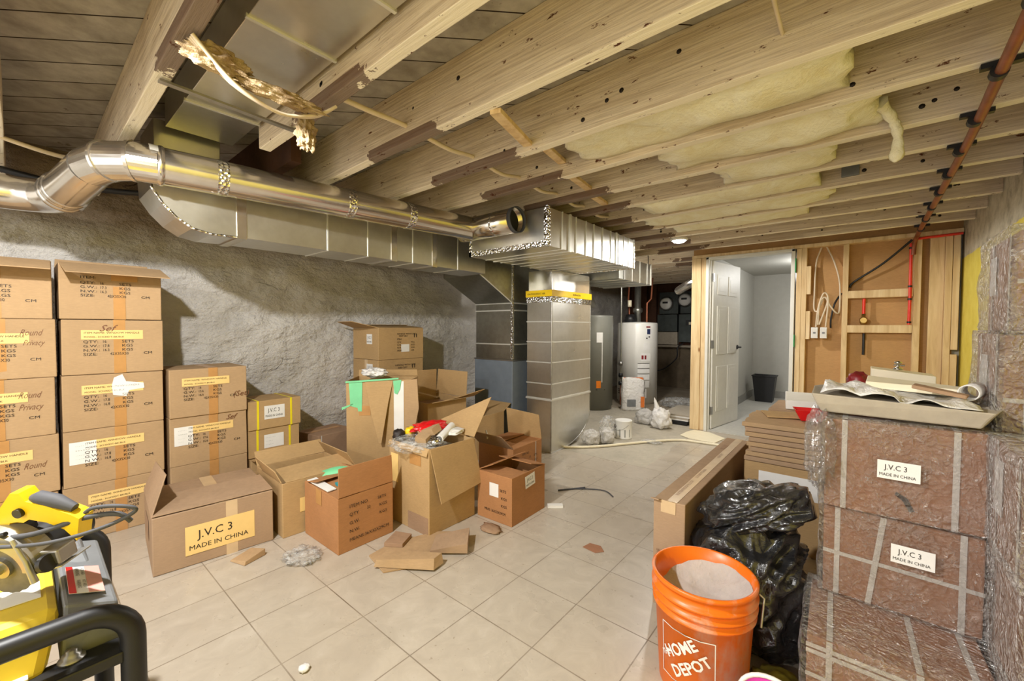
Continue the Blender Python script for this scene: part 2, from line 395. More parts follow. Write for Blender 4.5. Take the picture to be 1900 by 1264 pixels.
def wrap_mat(name, base, hi):
    t = NT(name); v = t.node('ShaderNodeTexVoronoi', feature='DISTANCE_TO_EDGE'); v.inputs['Scale'].default_value = 16
    nn = t.node('ShaderNodeTexNoise'); nn.inputs['Scale'].default_value = 9; nn.inputs['Detail'].default_value = 4; t.link(t.tc.outputs['Object'], nn.inputs['Vector'])
    t.link(t.mix(.5, t.tc.outputs['Object'], nn.outputs['Color']), v.inputs['Vector']); f = t.noise(34, 5, .65, dist=2.0); g = t.noise(6, 4, .6, dist=1.5)
    t.bump(t.math('ADD', t.math('MULTIPLY', v.outputs['Distance'], -1.4), t.math('ADD', t.math('MULTIPLY', f, .7), g)), 1.0, .03)
    crease = t.ramp(v.outputs['Distance'], [(0, (.4,)*3), (.025, BK)])
    al = t.math('ADD', t.ramp(g, [(.38, (base,)*3), (.7, (hi,)*3)]), crease, clamp=True); t.link(al, t.b.inputs['Alpha'])
    t.set(srgb(220, 214, 208), .09, spec=.9)
    gl = t.node('ShaderNodeBsdfGlossy'); gl.inputs['Roughness'].default_value = .18; gl.inputs['Color'].default_value = (.9, .9, .9, 1)
    bn = t.b.inputs['Normal'].links[0].from_socket; t.link(bn, gl.inputs['Normal'])
    mx = t.node('ShaderNodeMixShader'); mx.inputs[0].default_value = .22; t.link(t.b.outputs[0], mx.inputs[1]); t.link(gl.outputs[0], mx.inputs[2]); t.link(mx.outputs[0], t.out.inputs['Surface'])
    return t.m
M['wrap'] = wrap_mat('clear_stretch_wrap', .08, .26)
M['wrap2'] = wrap_mat('thick_stretch_wrap', .26, .55)
M['cream'] = plain('cream_paint', srgb(238, 228, 200), .5, var=.03)
M['wbag'] = bag_mat('white_plastic_bag', srgb(225, 222, 218), .35, alpha=1, bscale=14, bump=.6)
M['cbag'] = bag_mat('cloudy_plastic_bag', srgb(200, 196, 190), .25, alpha=1, bscale=18, bump=.8)
M['trans'] = bag_mat('thin_clear_plastic', srgb(235, 235, 232), .15, alpha=.25, bscale=16, bump=.8)
M['fabric'] = concrete('grey_felt', srgb(172, 162, 146), .12, .2, .9)
M['cement'] = concrete('wet_cement', srgb(186, 178, 172), .22, 1.0, .8)
def bucket_mat():
    t = NT('orange_bucket_plastic'); sm = t.ramp(t.noise(6, 7, .7, stretch=(1, 1, .5)), [(.50, BK), (.62, WH)])
    sx = t.node('ShaderNodeSeparateXYZ'); t.link(t.tc.outputs['Object'], sx.inputs[0])
    col = t.mix(t.math('MULTIPLY', sm, .55), srgb(232, 112, 20), srgb(206, 176, 160)); return t.set(col, .35)
M['orange'] = bucket_mat()
def saw_mat(): return plain('cast_aluminium', srgb(176, 174, 170), .35, .7, var=.15)
M['alu'] = saw_mat(); M['blade'] = plain('worn_saw_steel', srgb(120, 118, 116), .5, .6, var=.2, scale=30)

# ---------------- text ----------------
_tc = {}
def text_geo(s, size=1.0, bold=0, shear=0):
    k = (s, bold, shear)
    if k not in _tc:
        cu = bpy.data.curves.new('lettering', 'FONT'); cu.body = s; cu.size = 1; cu.resolution_u = 2; cu.offset = bold; cu.shear = shear
        o = bpy.data.objects.new('lettering', cu); COL.objects.link(o)
        dg = bpy.context.evaluated_depsgraph_get(); me = o.evaluated_get(dg).to_mesh()
        vs = [(v.co.x, v.co.y) for v in me.vertices]; fs = [tuple(p.vertices) for p in me.polygons]
        o.evaluated_get(dg).to_mesh_clear(); bpy.data.objects.remove(o); bpy.data.curves.remove(cu)
        _tc[k] = (vs, fs)
    vs, fs = _tc[k]; return [(x*size, y*size) for x, y in vs], fs
def put_text(mb, s, size, x, y, off=.0, bold=.012, sx=1, shear=0):
    """text lower-left at (x,y) in the plane of mb.M (local x,y), raised by off"""
    vs, fs = text_geo(s, size, bold, shear); mb.add([(x+a*sx, y+b, off) for a, b in vs], fs); return mb
# ================= setting =================
def struct(name, mb, mat, **kw):
    o = mb.build(name, mat, **kw); o['kind'] = 'structure'; return o
XL, XR = -3.75, .645
struct('floor', MB().box(XL-.1, XR+.1, -2.6, 8.4, -.08, -.003), M['conc'])
struct('floor', MB().prism([(XL-.05, -2.6), (XR+.05, -2.6), (XR+.05, 5.0), (-1.375, 5.0), (-1.378, 4.02), (-1.35, 3.98), (-1.343, 3.33), (XL-.05, 3.33)], -.003, 0), M['tile'])
struct('floor', MB().box(-1.40, XR, 5.0, 8.2, -.003, .006), concrete('light_grey_room_tile', srgb(206, 204, 198), .1, .1, .4))
struct('floor', MB().box(-3.8, -1.5, 5.6, 8.3, -.003, .001), M['dirt'])
struct('ceiling', MB().box(XL-.05, XR+.1, -2.6, 8.4, 2.232, 2.26), M['plank'])
def bumpy(y0, y1, z0, z1, x, nx, nz, amp):
    b = MB(); vs = []; fs = []
    for i in range(nx+1):
        for j in range(nz+1):
            y = y0+(y1-y0)*i/nx; z = z0+(z1-z0)*j/nz
            p = Vector((0, y*1.1, z*2.0)); d = noise.fractal(p, 1, 2.1, 5)*.5+abs(noise.noise(Vector((3, y*2.4, z*4))))*.35
            d += .35*noise.noise(Vector((9, y*7, z*9)))
            vs.append((x+amp*max(-.8, min(1.2, d)), y, z))
    for i in range(nx):
        for j in range(nz):
            a = i*(nz+1)+j; fs.append((a, a+nz+1, a+nz+2, a+1))
    b.add(vs, fs, True); return b
w = bumpy(-2.6, 8.4, -.01, 2.235, XL, 330, 74, .055)
w.box(XL-.12, XL-.05, -2.6, 8.4, 0, 2.235)
struct('wall_left', w, M['plaster'])
struct('wall_right', MB().box(XR, XR+.1, -2.6, 8.2, 0, 2.235), M['rwall'])
# utility room back wall: rubble below, old boards above
struct('wall_back', MB().box(XL, -1.45, 8.25, 8.35, 0, .80, .0), M['stone'])
struct('wall_back', MB().box(XL, -1.45, 8.27, 8.37, .80, 2.232), M['oldwood'])
struct('trim_1', MB().box(XL, -1.45, 8.1, 8.26, .80, .84), concrete('dusty_ledge', srgb(150, 140, 124), .2))
# room behind the door
struct('wall_room_left', MB().box(-1.46, -1.40, 5.10, 8.14, 0, 2.1), M['roomwall'])
struct('wall_room_back', MB().box(-1.46, XR, 8.12, 8.2, 0, 2.1), M['roomwall'])
struct('wall_room_right', MB().box(.60, XR, 5.10, 8.12, 0, 2.1), M['roomwall'])
struct('ceiling', MB().box(-1.46, XR, 5.10, 8.2, 2.06, 2.09), M['roomwall'])
bt = plain('grey_baseboard_tile', srgb(150, 148, 142), .4)
struct('baseboard_left', MB().box(-1.40, -1.388, 5.12, 8.12, .006, .12), bt)
struct('baseboard_back', MB().box(-1.388, .6, 8.105, 8.12, .006, .12), bt)
struct('wall_stud_backing', MB().box(-.50, .60, 5.085, 5.10, 0, 1.99).box(-1.50, -1.34, 5.085, 5.10, 0, 1.99), M['sheath'])
struct('wall_over_door', MB().box(-1.50, XR, 5.086, 5.10, 1.99, 2.232), M['sheath'])
# door opening trim
jm = MB().box(-1.335, -1.305, 4.975, 5.10, 0, 1.955).box(-.535, -.505, 4.975, 5.10, 0, 1.955).box(-1.335, -.505, 4.975, 5.10, 1.93, 1.957)
jm.box(-1.305, -1.295, 5.03, 5.06, 0, 1.93).box(-.545, -.535, 5.03, 5.06, 0, 1.93)
struct('trim_2', jm, M['door'], bevel=.003)
sh = MB().box(-.503, -.497, 4.97, 5.05, 1.72, 1.86).box(-.503, -.497, 4.97, 5.05, .98, 1.10)
for q in sh.pieces(): struct('trim_3', q, M['dgreen'])
# door leaf, hinged on the left, standing open into the room
ang = R(81)
dl = empty('door_1', (-1.297, 5.085, 0), ang); dl['kind'] = 'structure'
b = MB(); Wd, Hd, T = .76, 1.925, .035
b.box(0, Wd, -T/2, T/2, .012, Hd); b.build('door_panel', M['door'], dl, bevel=.002)
b = MB()
for (x0, x1, z0, z1) in ((.10, .35, .20, .72), (.41, .66, .20, .72), (.10, .35, .86, 1.42), (.41, .66, .86, 1.42), (.10, .35, 1.55, 1.78), (.41, .66, 1.55, 1.78)):
    for sgn in (-1, 1):
        y = sgn*T/2
        for k, (e, h) in enumerate(((0, .007), (.022, .003), (.04, .009))):
            b.box(x0+e, x1-e, min(y, y+sgn*h), max(y, y+sgn*h), z0+e, z1-e)
b.build('door_moulding', M['door'], dl, bevel=.002)
for z in (.22, .98, 1.74):
    MB().box(-.012, .022, -T/2-.004, T/2+.004, z-.045, z+.045).build('hinge', M['steel'], dl)
hb = MB(); hb.tube([(Wd-.06, -T/2, .93), (Wd-.06, -T/2-.045, .93)], .012, 10).tube([(Wd-.06, -T/2-.045, .93), (Wd-.16, -T/2-.05, .935)], .009, 8).tube([(Wd-.06, -T/2, .93), (Wd-.06, -T/2-.008, .93)], .027, 16)
hb.tube([(Wd-.06, T/2, .93), (Wd-.06, T/2+.045, .93), (Wd-.16, T/2+.05, .935)], .009, 8)
hb.build('door_handle', M['black'], dl)

# ---------------- wall framing ----------------
def lumber(name, x0, x1, y0, y1, z0, z1, label, cat='stud', group=None, mat=None):
    cx, cy = (x0+x1)/2, (y0+y1)/2
    b = MB().box(x0-cx, x1-cx, y0-cy, y1-cy, 0, z1-z0, .0015); o = b.build(name, mat or M['pine'], bevel=.003); o.location = (cx, cy, z0)
    return tag(o, label, cat, group)
GY0, GY1 = 4.99, 5.083
g = 'pine framing of the unfinished wall'
lumber('top_plate', -1.49, .64, GY0, GY1, 1.955, 1.99, 'long pine top plate running over the door opening and all studs', 'framing lumber', g)
lumber('wall_stud', -1.487, -1.387, GY0-.01, GY1, 0, 1.953, 'wide pine post left of the white door frame, at the free end of the wall', 'stud', g)
lumber('wall_stud', -1.385, -1.337, GY0, GY1, 0, 1.953, 'narrow pine stud between the wide end post and the white door frame', 'stud', g)
lumber('wall_stud', -.494, -.453, GY0, GY1, 0, 1.953, 'pine stud right beside the door frame with green shims in the gap', 'stud', g)
lumber('wall_stud', -.451, -.411, GY0, GY1, 0, 1.953, 'pine stud carrying the two short nailing blocks, second right of the door', 'stud', g)
lumber('nailing_block', -.409, -.376, GY0, GY1, 1.50, 1.775, 'upper short pine block nailed to the stud right of the door', 'wood block', g)
lumber('nailing_block', -.409, -.376, GY0, GY1, 1.06, 1.335, 'lower short pine block nailed to the stud, left of the white outlet boxes', 'wood block', g)
lumber('wall_stud', -.131, -.091, GY0, GY1, 0, 1.953, 'pine stud between the cable bay and the bay with horizontal blocking', 'stud', g)
lumber('wall_stud', .35, .395, GY0, GY1, 0, 1.953, 'chipped pine stud just right of the red vertical water pipe', 'stud', g)
lumber('wall_stud', .445, .535, GY0+.03, GY1, 0, 1.953, 'widest pine board near the right corner, face turned to the room', 'stud', g)
lumber('wall_stud', .537, .579, GY0, GY1, 0, 1.953, 'narrow pine stud against the wide board near the right corner', 'stud', g)
lumber('wall_stud', .581, .622, GY0, GY1, .99, 1.953, 'upper of the two short pine studs in the corner by the yellow wall', 'stud', g)
lumber('wall_stud', .581, .622, GY0, GY1, 0, .95, 'lower of the two short pine studs in the corner by the yellow wall', 'stud', g)
lumber('blocking', -.089, .348, GY0, GY1, 1.445, 1.515, 'upper horizontal pine blocking between two studs under the black cable', 'wood block', g)
lumber('blocking', -.089, .348, GY0, GY1, 1.125, 1.195, 'lower horizontal pine blocking under the brass valve', 'wood block', g)

# ---------------- joists ----------------
jy = [-.045, .33, .765, 1.16, 1.58, 1.965, 2.36, 2.72, 3.10, 3.46, 3.85, 4.24, 4.62]
jl = ['whitewashed joist at the extreme left edge of the picture, above the generator',
 'whitewashed joist with peeling brown patches, left of the galvanised ceiling duct',
 'whitewashed joist cut short over the round pipe, just right of the galvanised ceiling duct',
 'whitewashed joist holding the upper end of the nearest bridging slat',
 'whitewashed joist directly in front of the nearest strip of pale insulation',
 'whitewashed joist between the first and the second strip of pale insulation',
 'whitewashed joist behind the insulation strip that has a hanging tuft',
 'whitewashed joist crossing between the third and the fourth insulation strip',
 'whitewashed joist with a grey metal plate at its side, above the far insulation strips',
 'whitewashed joist just behind the last long insulation strip',
 'whitewashed joist closest to the small lit ceiling lamp, in front of it',
 'whitewashed joist next behind the lit ceiling lamp',
 'whitewashed joist nearest to the pine stud wall']
def joist(y, x0, x1, w=.05):
    b = MB(); n = 24; vs = []; fs = []
    for i in range(n+1):
        x = x0+(x1-x0)*i/n; dz = .006*noise.noise(Vector((x*1.5, y*7, 0))); dy = .004*noise.noise(Vector((x*2, y*5, 4)))
        for (yy, zz) in ((-w/2, 1.99+dz), (w/2, 1.99+dz+.003*noise.noise(Vector((x*6, y, 1)))), (w/2, 2.232), (-w/2, 2.232)): vs.append((x, y+yy+dy, zz))
    for i in range(n):
        for k in range(4): fs.append((i*4+k, (i+1)*4+k, (i+1)*4+(k+1) % 4, i*4+(k+1) % 4))
    fs += [(0, 1, 2, 3), (n*4+3, n*4+2, n*4+1, n*4)]
    b.add(vs, fs); return b
for i, (y, lab) in enumerate(zip(jy, jl)):
    x0 = -2.155 if i == 2 else -3.72
    o = joist(y, x0, XR).build('ceiling_joist', M['joist'], bevel=.004); tag(o, lab, 'joist', 'whitewashed ceiling joists')
    hb = MB(); random.seed(40+i)
    for k in range(7):
        x = random.uniform(-1.6, .5); z = random.uniform(2.03, 2.16); r = random.uniform(.006, .011)
        hb.lathe([(0, 0), (r, 0), (r*.8, -.004), (0, -.012)], 8)
        vs = hb.v[-32:]; hb.v[-32:] = [(x+a, y-.025-.001-c_*.1, z+b_) for a, b_, c_ in vs]
    hb.each('bored_hole', M['ink'], o)
for k, y in enumerate((5.3, 5.7, 6.1, 6.5, 6.9, 7.3, 7.7)):
    o = joist(y, -3.72, -1.47).build('ceiling_joist', M['joist']); tag(o, 'dim joist in the utility area, '+['nearest of seven', 'second of seven from the room', 'third of seven from the room', 'middle of seven', 'third from the far wall', 'second from the far wall', 'farthest of seven'][k], 'joist', 'joists over the utility area')
o = MB().box(-3.7, -2.2, .90, .95, 1.995, 2.23).build('header_shade_board', M['oldwood']); tag(o, 'header board with the dark shadow behind the cut joist end put into its colour', 'board')  # dark wood set here for the shadow in the joist gap
# bridging slats
def slat(a, b_, w, t, label):
    A, B = Vector(a), Vector(b_); d = (B-A).normalized(); s = d.cross(Vector((0, 0, 1))).normalized()*w/2; u = Vector((0, 0, t))
    o = MB().hexa([A-s, A+s, B+s, B-s, A-s+u, A+s+u, B+s+u, B-s+u]).build('bridging_slat', M['pine'], bevel=.002); tag(o, label, 'slat', 'bridging slats between the joists')
slat((-1.08, 1.185, 1.975), (-1.21, 1.556, 2.01), .045, .02, 'bridging slat nearest the camera, the longest pale slat between two joists')
slat((-1.17, 1.606, 2.02), (-1.27, 1.94, 2.06), .045, .02, 'second bridging slat from the camera, by the left end of the insulation')
slat((-1.25, 1.99, 2.0), (-1.33, 2.335, 2.03), .045, .02, 'third bridging slat from the camera, between two brown stained joists')
slat((-1.33, 2.386, 2.0), (-1.40, 2.694, 2.03), .045, .02, 'fourth bridging slat from the camera, above the duct trunk')
# insulation
def batt(x0, x1, y0, y1, zb, sag, seed, label, hang=None):
    b = MB(); nx, ny = 46, 10; vs = []; fs = []
    def P(i, j, top):
        u, v = i/nx, j/ny; x = x0+(x1-x0)*u; y = y0+(y1-y0)*v
        e = min(u, 1-u)*8; e = min(1, e); n1 = noise.noise(Vector((x*2.2, seed, v*1.2))); n2 = noise.noise(Vector((x*7, seed+3, v*3)))
        z = zb-.01-sag*(.45+n1*.9)*math.sin(PI*v*.85+.25)*e - .012*n2
        if top: z = max(z+.05, zb+.05)
        x += .05*noise.noise(Vector((seed, v*4, 2)))*(1 if u > .9 or u < .1 else 0)
        return (x, y, min(z, 2.225))
    for top in (0, 1):
        for i in range(nx+1):
            for j in range(ny+1): vs.append(P(i, j, top))
    N = (nx+1)*(ny+1); I = lambda i, j, t: t*N+i*(ny+1)+j
    for i in range(nx):
        for j in range(ny):
            fs.append((I(i, j, 0), I(i, j+1, 0), I(i+1, j+1, 0), I(i+1, j, 0))); fs.append((I(i, j, 1), I(i+1, j, 1), I(i+1, j+1, 1), I(i, j+1, 1)))
    for i in range(nx):
        fs.append((I(i, 0, 0), I(i+1, 0, 0), I(i+1, 0, 1), I(i, 0, 1))); fs.append((I(i, ny, 0), I(i, ny, 1), I(i+1, ny, 1), I(i+1, ny, 0)))
    for j in range(ny):
        fs.append((I(0, j, 0), I(0, j, 1), I(0, j+1, 1), I(0, j+1, 0))); fs.append((I(nx, j, 0), I(nx, j+1, 0), I(nx, j+1, 1), I(nx, j, 1)))
    b.add(vs, fs, True); o = b.build('insulation_batt', M['insul']); tag(o, label, 'insulation', 'pale insulation between the joists')
    return o
batt(-1.10, -.05, 1.61, 1.935, 2.04, .055, 1.3, 'nearest strip of pale insulation, with a square cut right end')
b2 = batt(-.78, .04, 1.995, 2.33, 2.03, .075, 5.1, 'second strip of pale insulation, with a thin tuft hanging at its right end')
MB().tube(smooth_path([(.04, 2.2, 2.05), (.08, 2.28, 2.01), (.10, 2.30, 1.95), (.10, 2.31, 1.88), (.095, 2.31, 1.84)], 5), [.03, .025, .02, .018, .022, .02, .015, .02, .016, .02, .018, .014, .018, .02, .02, .024, .026, .024, .02, .012, .006], 7).build('hanging_tuft', M['insul'], b2)
batt(-.62, -.12, 2.39, 2.69, 2.02, .05, 9.2, 'third strip of pale insulation, shorter and close behind the tuft')
batt(-1.22, -.22, 2.75, 3.07, 2.02, .06, 12.4, 'fourth strip of pale insulation, with a frayed left end over the duct trunk')
batt(-1.35, -.16, 3.13, 3.43, 2.02, .05, 17.4, 'fifth strip of pale insulation, in front of the lit ceiling lamp')
batt(-1.25, -.3, 3.49, 3.82, 2.03, .04, 21.4, 'farthest strip of pale insulation, nearest the lit ceiling lamp')
# ceiling lamp
lp = empty('ceiling_lamp', (-1.297, 3.948, 1.99), 0, 'small round lit ceiling lamp fixed under the joists in front of the door wall', 'lamp')
MB().lathe([(0, 0), (.075, 0), (.078, -.012), (.066, -.022), (.06, -.02)], 28).build('lamp_base', M['white'], lp)
em = NT('lamp_diffuser'); em.b.inputs['Emission Color'].default_value = (1, .95, .85, 1); em.b.inputs['Emission Strength'].default_value = 14
MB().lathe([(.06, -.02), (.045, -.034), (.02, -.041), (0, -.043)], 28).build('lamp_diffuser', em.set(WH, .4), lp)
# grey metal plate on joist
o = MB().box(-.10, -.02, 3.058, 3.074, 2.03, 2.10).build('junction_plate', M['grey'], bevel=.003); tag(o, 'small grey metal plate screwed to the side of a far joist', 'metal plate')
# ================= ducts =================
def seamed(b, x0, x1, y0, y1, zs, t=.004):
    for z in zs: b.box(x0-t, x1+t, y0-t, y1+t, z-.006, z+.006)
# joist bay duct + neck + radius elbow + main wall duct
wd = empty('wall_duct', (-2.65, 1.7, 1.63), 0, 'long rectangular galvanised duct with rounded elbow hanging along the plaster wall', 'duct')
L0 = (-2.65, 1.7, 1.63)
b = MB(); b.box(-2.45, .3, .455, .72, 2.075, 2.215, .0)
b2_ = b; b = MB()
for x in (-2.1, -1.75, -1.4, -1.05, -.7, -.35): b.box(x-.006, x+.006, .45, .725, 2.069, 2.08)
b.each('cross_seam', M['seam'], wd, origin=L0)
rel(b2_.build('ceiling_run', M['galv'], wd, bevel=.002), *L0)
prof = [(.42, 2.12), (.42, 1.95), (.405, 1.88), (.41, 1.80), (.45, 1.735), (.50, 1.68), (.56, 1.64), (.64, 1.625), (.77, 1.63), (.77, 1.93), (.70, 1.95), (.68, 2.0), (.68, 2.12)]
rel(MB().prism(prof, -2.80, -2.50, 'x').build('radius_elbow', M['galv'], wd, bevel=.003), *L0)
b = MB()
for i in range(len(prof)-6):
    (ya, za), (yb, zb) = prof[i+1], prof[i+2]
    b.tube([(-2.50, ya, za), (-2.50, yb, zb)], .006, 6)
b.each('elbow_seam', M['foil'], wd, origin=L0)
b = MB(); b.box(-2.80, -2.50, .77, 2.62, 1.63, 1.93)
rel(b.build('duct_run', M['galv'], wd, bevel=.002), *L0)
b = MB()
for y in (.77, 1.70, 2.06): b.box(-2.806, -2.494, y-.022, y+.022, 1.622, 1.936)
b.each('drive_cleat', M['galvp'], wd, origin=L0)
b = MB()
for y in (1.23, 1.5, 1.86, 2.3): b.box(-2.803, -2.497, y-.004, y+.004, 1.626, 1.934)
b.each('standing_seam', M['seam'], wd, origin=L0)

# furnace with its return duct
fu = empty('furnace', (-2.80, 3.35, 0), 0, 'blue grey furnace cabinet standing behind the tall curved return duct', 'furnace')
LF = (-2.80, 3.35, 0)
rel(MB().box(-3.06, -2.55, 3.05, 3.65, .0, .84).build('cabinet', M['furn'], fu, bevel=.006), *LF)
MB().box(-3.066, -2.544, 3.044, 3.656, .84, .852).each('cabinet_rim', M['steel'], fu, origin=LF)
sd = empty('supply_duct', (-2.80, 3.35, .853), 0, 'dark rectangular duct rising from the furnace with a slanted shoulder', 'duct')
LS = (-2.80, 3.35, .853)
b = MB(); b.box(-3.05, -2.56, 3.06, 3.64, .853, 1.40)
b.prism([(2.62, 1.63), (3.06, 1.40), (3.64, 1.40), (3.64, 1.93), (2.62, 1.93)], -3.05, -2.56, 'x')
rel(b.build('duct_body', M['galvd'], sd, bevel=.002), *LS)
b = MB(); seamed(b, -3.05, -2.56, 3.06, 3.64, (1.0, 1.33, 1.40))
b.tube([(-2.56, 2.62, 1.63), (-2.56, 3.06, 1.40), (-2.56, 3.06, .86)], .007, 6).tube([(-3.05, 3.06, 1.40), (-2.56, 3.06, 1.40)], .006, 6)
b.each('duct_seam', M['seam'], sd, origin=LS)
b = MB(); b.box(-2.575, -2.553, 3.052, 3.075, .86, 1.93); b.each('foil_tape', M['foil'], sd, origin=LS)

# tall return boot with rounded heel
rd = empty('return_duct', (-2.30, 3.5, 0), 0, 'tall shiny return duct with a rounded bottom heel standing in the middle of the room', 'duct')
LR = (-2.30, 3.5, 0)
bx0, bx1, by0, by1 = -2.45, -2.165, 3.15, 3.86
pf = [(by0, 1.46), (by0, .0)]+[(by0+.05+.33*math.sin(a)*1.0+.0, .0) for a in (0,)]
pf = [(by0, 1.455), (by0, .0)]
for k in range(11):
    a = -PI/2+PI/2*k/10; pf.append((by0+.12+(.59)*math.cos(a), .30+.30*math.sin(a)))
pf += [(by1, 1.455)]
rel(MB().prism(pf, bx0, bx1, 'x').build('duct_body', M['galv'], rd, bevel=.003), *LR)
b = MB()
for z in (1.22, 1.03, .84, .64, .50): b.box(bx0-.004, bx1+.004, by0-.004, by1+.004 if z > .45 else by1, z-.005, z+.005)
b.box(bx0-.008, bx1+.008, by0-.008, by1+.008, .485, .50)
b.each('cross_seam', M['seam'], rd, origin=LR)
b = MB()
for i in range(1, len(pf)-1): b.tube([(bx1, *pf[i]), (bx1, *pf[i+1])], .005, 6)
b.tube([(bx1, by0, 1.45), (bx1, by0, .02)], .006, 6)
b.each('corner_seam', M['steel'], rd, origin=LR)
MB().box(bx0-.004, bx1+.006, by0-.006, by1+.004, 1.40, 1.452).each('foil_tape', M['foil'], rd, origin=LR)
yb = MB().hexa([(bx0-.01, by0-.01, 1.452), (bx1+.008, by0-.01, 1.455), (bx1+.008, by1+.01, 1.455), (bx0-.01, by1+.01, 1.452), (bx0-.01, by0-.01, 1.512), (bx1+.008, by0-.01, 1.512), (bx1+.008, by1+.01, 1.515), (bx0-.01, by1+.01, 1.512)])
rel(yb.build('caution_tape', M['yel'], rd, label='yellow tape band with small black print'), *LR)
b = MB(); b.M = Matrix.Translation((bx0+.01, by0-.0115, 1.472)) @ Matrix.Rotation(PI/2, 4, 'X'); put_text(b, 'CAUTION DUCT AIR', .022, 0, 0)
b.M = Matrix.Translation((bx1+.0095, by0+.35, 1.478)) @ Matrix.Rotation(PI/2, 4, 'Z') @ Matrix.Rotation(PI/2, 4, 'X'); put_text(b, 'FILTER ACCESS', .022, 0, 0)
rel(b.build('tape_print', M['ink'], rd), *LR)
rel(MB().box(bx0+.01, bx1-.003, by0+.01, by1-.02, 1.512, 1.698).build('neck', M['galvp'], rd, bevel=.002), *LR)

# supply trunk
tr = empty('trunk_duct', (-1.9, 2.9, 1.70), 0, 'wide galvanised trunk duct under the joists with many vertical seams', 'duct')
LT = (-1.9, 2.9, 1.70)
rel(MB().box(-2.30, -1.58, 2.24, 3.60, 1.702, 1.955).build('duct_body', M['galv'], tr, bevel=.002), *LT)
b = MB()
for y in (2.42, 2.60, 2.74, 2.86, 3.0, 3.14, 3.28, 3.38, 3.48): b.box(-2.303, -1.575, y-.004, y+.004, 1.698, 1.958)
for y in (2.52, 3.24): b.box(-2.305, -1.573, y-.012, y+.012, 1.696, 1.96)
b.each('vertical_seam', M['seam'], tr, origin=LT)
b = MB(); b.box(-1.60, -1.574, 2.232, 2.27, 1.698, 1.96).box(-2.302, -1.576, 2.234, 2.25, 1.70, 1.735).box(-2.302, -2.28, 2.234, 2.26, 1.70, 1.955).box(-2.306, -1.574, 3.585, 3.606, 1.696, 1.96)
b.each('foil_tape', M['foil'], tr, origin=LT)
t2 = empty('branch_duct', (-2.2, 4.3, 1.66), 0, 'smaller galvanised branch duct behind the trunk, ending over the utility area', 'duct')
LB = (-2.2, 4.3, 1.66)
rel(MB().box(-2.46, -1.86, 3.89, 4.72, 1.66, 1.89).build('duct_body', M['galvd'], t2, bevel=.002), *LB)
b = MB()
for y in (4.0, 4.2, 4.4, 4.6): b.box(-2.463, -1.857, y-.004, y+.004, 1.656, 1.894)
b.box(-2.465, -1.855, 4.70, 4.725, 1.655, 1.895); b.each('vertical_seam', M['seam'], t2, origin=LB)
for y in (4.0, 4.62):
    for x in (-2.462, -1.856): rel(MB().box(x-.002, x+.002, y-.012, y+.012, 1.66, 1.992).build('hanger_strap', M['steel'], t2), *LB)
# small stub pipe under the branch
o = MB().tube([(-2.38, 4.15, 1.655), (-2.38, 4.15, 1.60), (-2.42, 4.3, 1.50), (-2.5, 4.5, 1.45)], .045, 14).build('vent_elbow', M['galvd'], t2); rel(o, *LB)

# round pipe with open tee
rp = empty('round_pipe', (-2.3, 1.2, 1.87), 0, 'long shiny round duct pipe under the joists with an open tee end', 'pipe')
LP = (-2.3, 1.2, 1.87); r = .080
A = Vector((-2.15, 2.13, 1.872)); B = Vector((-2.375, .42, 1.868))
rel(MB().tube([A, A.lerp(B, .25), A.lerp(B, .5), B], r, 36).build('pipe_run', M['galvp'], rp), *LP)
b = MB()
for t_ in (.30, .52, .87): 
    c = A.lerp(B, t_); d = (B-A).normalized(); b.tube([c-d*.022, c+d*.022], r+.002, 36)
b.each('joint_tape', M['foil'], rp, origin=LP)
b = MB(); d = (B-A).normalized()
for t_ in (.999,): c = A.lerp(B, t_); b.tube([c-d*.012, c-d*.004, c+d*.004, c+d*.012], [r+.001, r+.006, r+.006, r+.001], 36)
path = [B, Vector((-2.40, .335, 1.868)), Vector((-2.46, .265, 1.862)), Vector((-2.56, .225, 1.85))]
b.tube([B, path[1], path[2], path[3]], r, 36, smooth=False)
for p, q in ((path[1], path[2]-B), (path[2], path[3]-path[1])):
    q = q.normalized(); b.tube([p-q*.006, p+q*.006], r+.005, 36)
rel(b.build('gored_elbow', M['galvp'], rp), *LP)
C0 = path[3]; C1 = Vector((-2.86, .165, 1.80))
b = MB().tube([C0, C1], [r, r+.003], 36); q = (C1-C0).normalized()
for k, rr in ((0, .010), (.03, .006), (.05, .012)): b.tube([C1+q*(k-.012), C1+q*k, C1+q*(k+.012)], [r+.002, r+rr, r+.002], 36)
rel(b.build('offset_collar', M['galvp'], rp), *LP)
C2 = Vector((-3.10, .07, 1.80))
rel(MB().tube(smooth_path([C1+q*.04, (-3.02, .13, 1.795), C2, (-3.14, -.1, 1.80), (-3.16, -.7, 1.80)], 5), r, 32).build('rear_run', M['galvp'], rp), *LP)
# open tee at far end
b = MB(); b.tube([(-2.26, 2.13, 1.872), (-1.76, 2.13, 1.872)], r, 36, cap=False)
vs = []
n = 36
rel(MB().tube([(-1.765, 2.13, 1.872), (-1.735, 2.13, 1.872)], r+.003, n, cap=False).build('tee_collar', M['dgrey'], rp, solid=.005), *LP); rel(b.build('tee_body', M['galvp'], rp, solid=.003), *LP)
rel(MB().tube([(-1.80, 2.13, 1.872), (-1.795, 2.13, 1.872)], r-.003, 36).build('tee_shade_disc', M['black'], rp), *LP)  # black disc stands in for the shade inside the open tee
MB().tube([(-2.235, 2.13, 1.872), (-2.215, 2.13, 1.872)], r+.002, 36).tube([(-1.93, 2.13, 1.872), (-1.915, 2.13, 1.872)], r+.002, 36).each('foil_tape', M['foil'], rp, origin=LP)
lb = MB(); v0 = Vector((-2.375, .44, 1.868)); lb.M = Matrix.Translation((-2.375, .375, 1.868))
